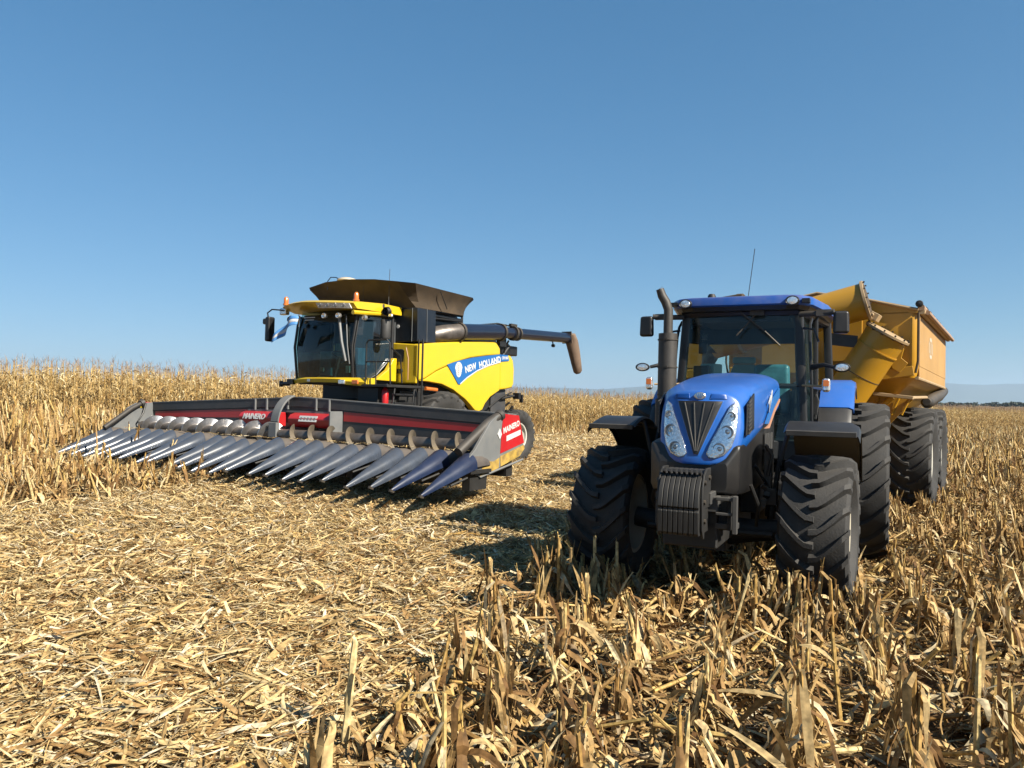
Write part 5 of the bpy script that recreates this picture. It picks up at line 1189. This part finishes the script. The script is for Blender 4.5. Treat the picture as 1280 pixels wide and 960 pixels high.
# --- litter
rs = np.random.default_rng(5)
fl_near = [T_flake(5, 2, rs) for _ in range(16)]; fl_mid = [T_flake(3, 1, rs) for _ in range(8)]; fl_far = [T_flake(2, 1, rs) for _ in range(6)]
def litter(name, temps, y0, y1, dens, lmin, lmax, mat, zone=None, lift=.05, flat=.35, wmul=1.0, margin=150):
    x, y = sample(y0, y1, dens, margin)
    keep = (y < EDGE(x) + 2)
    if zone is not None: keep &= zone(x, y)
    x, y = x[keep], y[keep]; n = len(x)
    u = rng.random(n); sc = lmin + (lmax - lmin) * u ** 2.1
    clump = .5 + .5 * wob(x, y, .22, 1.3)
    z = G(x, y) + .004 + lift * rng.random(n) * (.35 + .9 * np.clip(clump, 0, 1))
    pos = np.stack([x, y, z], 1)
    return scatter(name, temps, pos, rng.random(n) * 6.283, sc, [mat], tiltx=rng.normal(0, flat, n), tilty=rng.normal(0, flat * .8, n), wscale=wmul * (.3 + 1.0 * rng.random(n) ** 1.4), rnd=rng.random(n))
notright = lambda x, y: ~in_right(x, y)
litter('chopped_straw_litter', fl_near, 3.2, 9.5, 2300, .03, .42, 'litter', notright, .09, .30)
litter('chopped_straw_litter', fl_near, 3.2, 9.5, 620, .05, .42, 'brown_leaf', notright, .09, .32)
litter('chopped_straw_litter', fl_mid, 9.5, 20, 1100, .05, .38, 'litter', notright, .09, .34, 1.3)
litter('chopped_straw_litter', fl_mid, 9.5, 20, 150, .06, .24, 'brown_leaf', notright, .05, .4, 1.0)
litter('chopped_straw_litter', fl_far, 20, 46, 190, .10, .40, 'litter', notright, .07, .4, 1.5, 80)
litter('fallen_corn_leaves', fl_near, 3.2, 9.5, 420, .06, .36, 'brown_leaf', in_right, .12, .5, 1.9)
litter('fallen_corn_leaves', fl_near, 3.2, 9.5, 110, .05, .28, 'litter', in_right, .13, .5, 1.5)
litter('fallen_corn_leaves', fl_mid, 9.5, 20, 300, .08, .36, 'brown_leaf', in_right, .10, .5, 1.2)
litter('fallen_corn_leaves', fl_mid, 9.5, 20, 130, .08, .30, 'litter', in_right, .12, .5)
litter('fallen_corn_leaves', fl_far, 20, 100, 26, .15, .5, 'crop_leaf', in_right, .15, .6, 1.6, 60)

# chaff caught on the header
n = 520; lx_ = rng.uniform(-5.3, 5.4, n); ly_ = np.where(rng.random(n) < .7, rng.uniform(-3.95, -3.62, n), rng.uniform(-3.2, -2.98, n)); lz_ = np.where(ly_ < -3.5, .96 + rng.random(n) * .03, .68)
sp_ = 10.84 / (NS - 1); k_ = np.round((lx_ + 5.42) / sp_) * sp_ - 5.42; lx_ = k_ + np.clip(lx_ - k_, -.10, .10)
lz_ = np.where(ly_ < -3.5, .995 - .9 * (lx_ - k_) ** 2 - .25 * np.clip(-3.75 - ly_, -.2, 0) * -1, lz_)
pw = np.array([list(HE.matrix_world @ Vector((float(a), float(b), float(c)))) for a, b, c in zip(lx_, ly_, lz_)])
scatter('chaff_on_header', fl_near, pw, rng.random(n) * 6.283, rng.uniform(.05, .20, n), ['litter'], tiltx=rng.normal(0, .2, n), tilty=rng.normal(0, .2, n), rnd=rng.random(n))
# pieces of cut stalk lying about
def T_stick(rs):
    tb = TB(); r = rs.uniform(.010, .016); L = 1.0; b = rs.uniform(-.08, .08); v = []; f = []
    for i, x_ in enumerate((-.5, -.17, .17, .5)):
        for k in range(6):
            a = 2 * math.pi * k / 6; v.append([x_, .055 * math.cos(a) + b * (x_ ** 2), .055 * math.sin(a)])
    for i in range(3):
        for k in range(6): a = i * 6 + k; c = i * 6 + (k + 1) % 6; f.append([a, c, c + 6, a + 6])
    f += [[0, 1, 2, 3], [0, 3, 4, 5], [18, 19, 20, 21], [18, 21, 22, 23]]
    tb.add(v, f, 0)
    return tb.arr()
sticks = [T_stick(rs) for _ in range(5)]
def lay_sticks(zone, y0, y1, dens, lift, tilt, s0=.12, s1=.5):
    x, y = sample(y0, y1, dens, 100); k = zone(x, y) & (y < EDGE(x)); x, y = x[k], y[k]; n = len(x)
    sc = s0 + (s1 - s0) * rng.random(n) ** 1.6
    pos = np.stack([x, y, G(x, y) + .015 + lift * rng.random(n)], 1)
    scatter('cut_stalk_litter', sticks, pos, rng.random(n) * 6.283, sc, ['stalk'], tilty=rng.normal(0, tilt, n), wscale=rng.uniform(.009, .015, n) / .055 / sc, zs=rng.uniform(.009, .015, n) / .055 / sc, rnd=rng.random(n))
lay_sticks(notright, 3.2, 12, 9, .05, .15)
lay_sticks(in_right, 3.2, 14, 20, .16, .45)
lay_sticks(in_right, 14, 40, 3, .16, .45, .3, .7)

# --- stubble
def rows(x0, x1, y0, y1, ang, sp=.525, inrow=.165, jit=.05):
    R0 = 0.5 * math.hypot(x1 - x0, y1 - y0) + 1; cx, cy = (x0 + x1) / 2, (y0 + y1) / 2
    a = np.arange(-R0, R0, sp); b = np.arange(-R0, R0, inrow); A, B = np.meshgrid(a, b); A = A.ravel(); B = B.ravel()
    A = A + rng.normal(0, jit * .6, len(A)); B = B + rng.normal(0, jit * 1.6, len(B))
    x = cx + A * math.cos(ang) + B * math.sin(ang); y = cy - A * math.sin(ang) + B * math.cos(ang)
    k = (x > x0) & (x < x1) & (y > y0) & (y < y1); return x[k], y[k]
def infr(x, y, mg=140): p = to_px(x, y); return (p > -mg) & (p < 1280 + mg)
x, y = rows(-45, 60, 3.3, 76, R_(20))
k = infr(x, y) & (y < EDGE(x) + .5) & ((in_right(x, y)) | in_left(x, y) | in_back(x, y)) & ~in_tyre(x, y)
lx, ly = combine_local(x, y); k &= ~((abs(lx) < 5.7) & (ly > -4.1) & (ly < 5)) | (y < 8)
k &= ~((lx > -6.6) & (lx < 5.6) & (ly > -5.75) & (ly <= -4.1) & (rng.random(len(x)) < .8))
rr_ = rng.random(len(x)); k &= rr_ < np.where(y < 22, 1.0, np.where(y < 40, .55, .3)) * .94
x, y = x[k], y[k]
# stalks bunched up in front of the tractor's tyres
ex_, ey_ = [], []
for wx in (-1.0, 1.0):
    for q_ in range(34):
        lx0 = wx + random.uniform(-.50, .50); ly0 = random.uniform(-1.15, -.50)
        b_ = R_(25.5); ex_.append(1.99 + lx0 * math.cos(b_) + ly0 * math.sin(b_)); ey_.append(7.72 - lx0 * math.sin(b_) + ly0 * math.cos(b_))
x = np.concatenate([x, ex_]); y = np.concatenate([y, ey_])
stub_d = np.hypot(x, y)
vis = infr(x, y, 0)
order = np.argsort(np.where(vis, stub_d, 1e9)); IND = order[:285]; rest = np.setdiff1d(np.arange(len(x)), IND)
rs = np.random.default_rng(21)
V_N = 16; stub_parts = []
def tb_mesh(tb, name, mats):
    v, f, r, m_ = tb.arr(); return fast_mesh(name, v, f.reshape(-1), np.arange(len(f)) * 4, np.full(len(f), 4), mats, m_ if len(mats) > 1 else None, r)
for i in range(V_N):
    st, lf, h = T_stub(rs, 2); stub_parts.append((tb_mesh(st, 'stalk', ['stalk']), tb_mesh(lf, 'dry_leaves', ['brown_leaf']), h))
def put_stub(x, y, part, az, sc, label, group, tilt=(0, 0), name='corn_stubble'):
    o = bpy.data.objects.new(name, part[0]); COL.objects.link(o); o.location = (x, y, float(G(x, y))); o.rotation_euler = (tilt[0], tilt[1], az); o.scale = (sc, sc, sc)
    c = bpy.data.objects.new('dry_leaves', part[1]); COL.objects.link(c); c.parent = o
    return tag(o, label, 'corn stubble', group)
for j in IND:
    px = to_px(x[j], y[j]); Y = y[j]
    if px > 1010: lab = 'broken corn stub with dry leaves, below and right of the near front tyre'
    elif px > 700: lab = 'broken corn stub with dry leaves, in front of the tractor weights'
    else: lab = 'broken corn stub with dry leaves, at the ragged left edge of the stubble'
    sc = random.uniform(.9, 1.4)
    put_stub(float(x[j]), float(y[j]), stub_parts[random.randrange(V_N)], random.uniform(0, 6.28), sc, lab, 'cut corn stubs ' + ('right of the tractor' if px > 1010 else 'in front of the tractor' if px > 700 else 'along the stubble edge'))
# the rest of the stubble, as one mass
def comb(st, lf):
    a = st.arr(); b = lf.arr(); return (np.concatenate([a[0], b[0]]), np.concatenate([a[1], b[1] + len(a[0])]), np.concatenate([a[2], b[2]]), np.concatenate([a[3] * 0, b[3] * 0 + 1]))
t_mid = [comb(*T_stub(rs, 1)[:2]) for _ in range(12)]; t_far = [comb(*T_stub(rs, 0)[:2]) for _ in range(10)]
rm = rest[y[rest] < 17]; rf_ = rest[y[rest] >= 17]
for nm, idx, tp, ws in (('stubble_field', rm, t_mid, 1.0), ('stubble_field', rf_, t_far, 1.25)):
    n = len(idx); pos = np.stack([x[idx], y[idx], G(x[idx], y[idx])], 1)
    scatter(nm, tp, pos, rng.random(n) * 6.283, rng.uniform(.85, 1.35, n) * ws * np.where(in_left(x[idx], y[idx]), 1.25, 1.05), ['stalk', 'brown_leaf'], tiltx=rng.normal(0, .10, n), tilty=rng.normal(0, .10, n))

# --- the standing crop
rs = np.random.default_rng(31)
pl_t = [T_plant(rs, 0) for _ in range(14)]; pl_far = [T_plant(rs, 1).arr() for _ in range(10)]
x, y = rows(-70, 80, 14, 110, math.atan2(1, .715), .6, .24, .06)
dd = (y - EDGE(x)) * .813
k = infr(x, y, 120) & (dd > 0) & (dd < 6.5); x, y, dd = x[k], y[k], dd[k]
k2 = rng.random(len(x)) < np.where(np.hypot(x, y) < 45, 1.0, .75); x, y, dd = x[k2], y[k2], dd[k2]
dist = np.hypot(x, y); vis = infr(x, y, 0) & (dd < 1.3)
order = np.argsort(np.where(vis, dist, 1e9)); IND = order[:290]; rest = np.setdiff1d(np.arange(len(x)), IND)
pm = [tb_mesh(t, 'corn_plant', ['crop_leaf', 'stalk', 'tassel']) for t in pl_t]
for j in IND:
    o = bpy.data.objects.new('corn_plant', pm[random.randrange(len(pm))]); COL.objects.link(o)
    o.location = (float(x[j]), float(y[j]), float(G(x[j], y[j]))); s_ = random.uniform(.92, 1.08); o.scale = (s_, s_, s_); o.rotation_euler = (random.gauss(0, .03), random.gauss(0, .03), random.uniform(0, 6.28))
    tag(o, 'tall dry corn plant in the front rows beyond the left end of the header', 'corn plant', 'corn plants at the front of the standing crop')
n = len(rest); pos = np.stack([x[rest], y[rest], G(x[rest], y[rest])], 1)
scatter('standing_corn', [t.arr() for t in pl_t], pos, rng.random(n) * 6.283, rng.uniform(.9, 1.1, n), ['crop_leaf', 'stalk', 'tassel'], tiltx=rng.normal(0, .03, n), tilty=rng.normal(0, .03, n))
def far_corn(d0, d1, dens, sc):
    A = 190 * (d1 - d0); n = int(A * dens); s_ = rng.uniform(-80, 110, n); d = rng.uniform(d0, d1, n)
    bx = -18.7 + s_ * .813; by = 28 + s_ * .582; x = bx - d * .582; y = by + d * .813
    k = infr(x, y, 80) & (y > 5); x, y = x[k], y[k]; n = len(x)
    scatter('standing_corn', pl_far, np.stack([x, y, G(x, y)], 1), rng.random(n) * 6.283, rng.uniform(.9, 1.1, n), ['crop_leaf', 'stalk', 'tassel'], wscale=np.full(n, 1.0))
far_corn(5.5, 25, 3.2, 1); far_corn(25, 80, 1.2, 1); far_corn(80, 260, .25, 1)

# --- single stalks the photo shows large in front
def lone(x, y, h, r, leanx, leany, seed, label, bend=0, name='corn_stalk'):
    rs = np.random.default_rng(seed); st = TB(); path = []; X = Y_ = Z = 0; e = 0; ks = 10
    for i in range(ks + 1):
        path.append([leanx * (i / ks), leany * (i / ks), h * i / ks - (.05 if i == 0 else 0)] if not bend or i < 6 else [leanx * .6 + bend * ((i - 5) / 5), leany, h * .6 + .05 * (i - 5) / 5 - .02 * (i - 5) ** 1.2 / 3])
    stalk_tube(st, path, [r * (1.22 if i % 3 == 2 else 1) * (1 - .2 * i / ks) for i in range(ks + 1)], 6, .55, 0, .03, rs)
    lf = TB()
    for k_ in range(6):
        b = path[rs.integers(1, 8)]; leaf_ribbon(lf, rs, b, rs.uniform(0, 6.28), rs.uniform(.15, .4), rs.uniform(.02, .05), rs.uniform(.3, 1.2), rs.uniform(1, 2.8), 6, rs.uniform(0, 1), 0, 2, rs.uniform(-2, 2))
    o = bpy.data.objects.new(name, tb_mesh(st, 'stalk', ['stalk'])); COL.objects.link(o); o.location = (x, y, float(G(x, y)))
    c = bpy.data.objects.new('dry_leaves', tb_mesh(lf, 'dry_leaves', ['brown_leaf'])); COL.objects.link(c); c.parent = o
    tag(o, label, 'corn stalk')
lone(-.90, 4.15, .62, .021, .06, .0, 3, 'thick yellow corn stalk standing alone left of the stubble at the bottom edge')
lone(2.35, 3.95, .66, .017, .03, .0, 4, 'tall pale corn stalk nearest the bottom right corner')
lone(-.60, 4.25, .50, .018, -.05, .0, 8, 'short corn stalk snapped over sideways beside the thick yellow stalk', bend=.30)
lone(1.95, 4.6, .60, .014, -.04, .02, 12, 'slim upright corn stalk just left of the tall pale stalk at bottom right')
def big_leaf(x, y, seed, az, L, w, up, droop, label):
    rs = np.random.default_rng(seed); lf = TB(); leaf_ribbon(lf, rs, [0, 0, 0], az, L, w, up, droop, 12, .62, 0, 4, .7)
    o = bpy.data.objects.new('corn_leaf', tb_mesh(lf, 'leaf', ['litter'])); COL.objects.link(o); o.location = (x, y, float(G(x, y)) + .05); md = o.modifiers.new('t', 'SOLIDIFY'); md.thickness = .002
    for p in o.data.polygons: p.use_smooth = True
    tag(o, label, 'corn leaf')
big_leaf(2.62, 4.55, 2, R_(175), .80, .085, 1.25, 2.6, 'large curled dry leaf arching over the stubble at the right')
big_leaf(.10, 4.4, 5, R_(20), .5, .08, .9, 1.7, 'broad curled leaf lying among the stubs at bottom centre')

# --- far things
m = MB(); n = 60; rs_ = []
for i in range(n + 1):
    x_ = -6000 + 17000 * i / n; px = 640 + 960 * x_ / 9000
    h = 205 + 60 * (1 / (1 + math.exp(-(px - 980) / 90))) + 16 * math.sin(i * .7) + 9 * math.sin(i * 1.9 + 1)
    h *= 1 if px > 640 else max(.1, 1 - (640 - px) / 500)
    rs_.append([Vector((x_, 9000, -2)), Vector((x_, 9150, h * .55)), Vector((x_, 9350, h * .9)), Vector((x_, 9600, h)), Vector((x_, 10400, h * .5)), Vector((x_, 11000, -2))])
m.loft(rs_, False, False); hl_ = m.build('mountains', 'hill_blue', None, smooth=True); hl_['kind'] = 'structure'
tb = TB()
for i in range(260):
    px = rng.uniform(1040, 1420); d = rng.uniform(560, 900); x_ = (px - 640) / 960 * d; h = rng.uniform(1.6, 3.6); w = rng.uniform(3, 7)
    for k_ in range(36):
        a = rng.uniform(0, 6.28); t = rng.random(); p = np.array([x_ + math.cos(a) * w * .5 * math.sqrt(1 - (t - .4) ** 2) * rng.random(), d + math.sin(a) * w * .5 * rng.random(), -.2 + h * (.15 + .85 * t)])
        s_ = rng.uniform(.4, .9); u = rng.normal(0, 1, 3); u /= np.linalg.norm(u); v_ = np.cross(u, rng.normal(0, 1, 3)); v_ /= np.linalg.norm(v_)
        tb.add([p - u * s_ - v_ * s_, p + u * s_ - v_ * s_, p + u * s_ + v_ * s_, p - u * s_ + v_ * s_], [[0, 1, 2, 3]], rng.random())
o = bpy.data.objects.new('distant_treeline', tb_mesh(tb, 'distant_treeline', ['tree_green'])); COL.objects.link(o); o['kind'] = 'stuff'
# --- air
m, nt, out = nodemat('air'); pv = nt.nodes.new('ShaderNodeVolumePrincipled'); pv.inputs['Color'].default_value = (.58, .78, 1.0, 1); pv.inputs['Density'].default_value = 0.95e-4; pv.inputs['Anisotropy'].default_value = .2
nt.links.new(pv.outputs[0], out.inputs['Volume']); MAT['air'] = m
hz = MB().span((-13000, -320, -4), (13500, 13500, 300)).build('haze', 'air'); hz['kind'] = 'stuff'
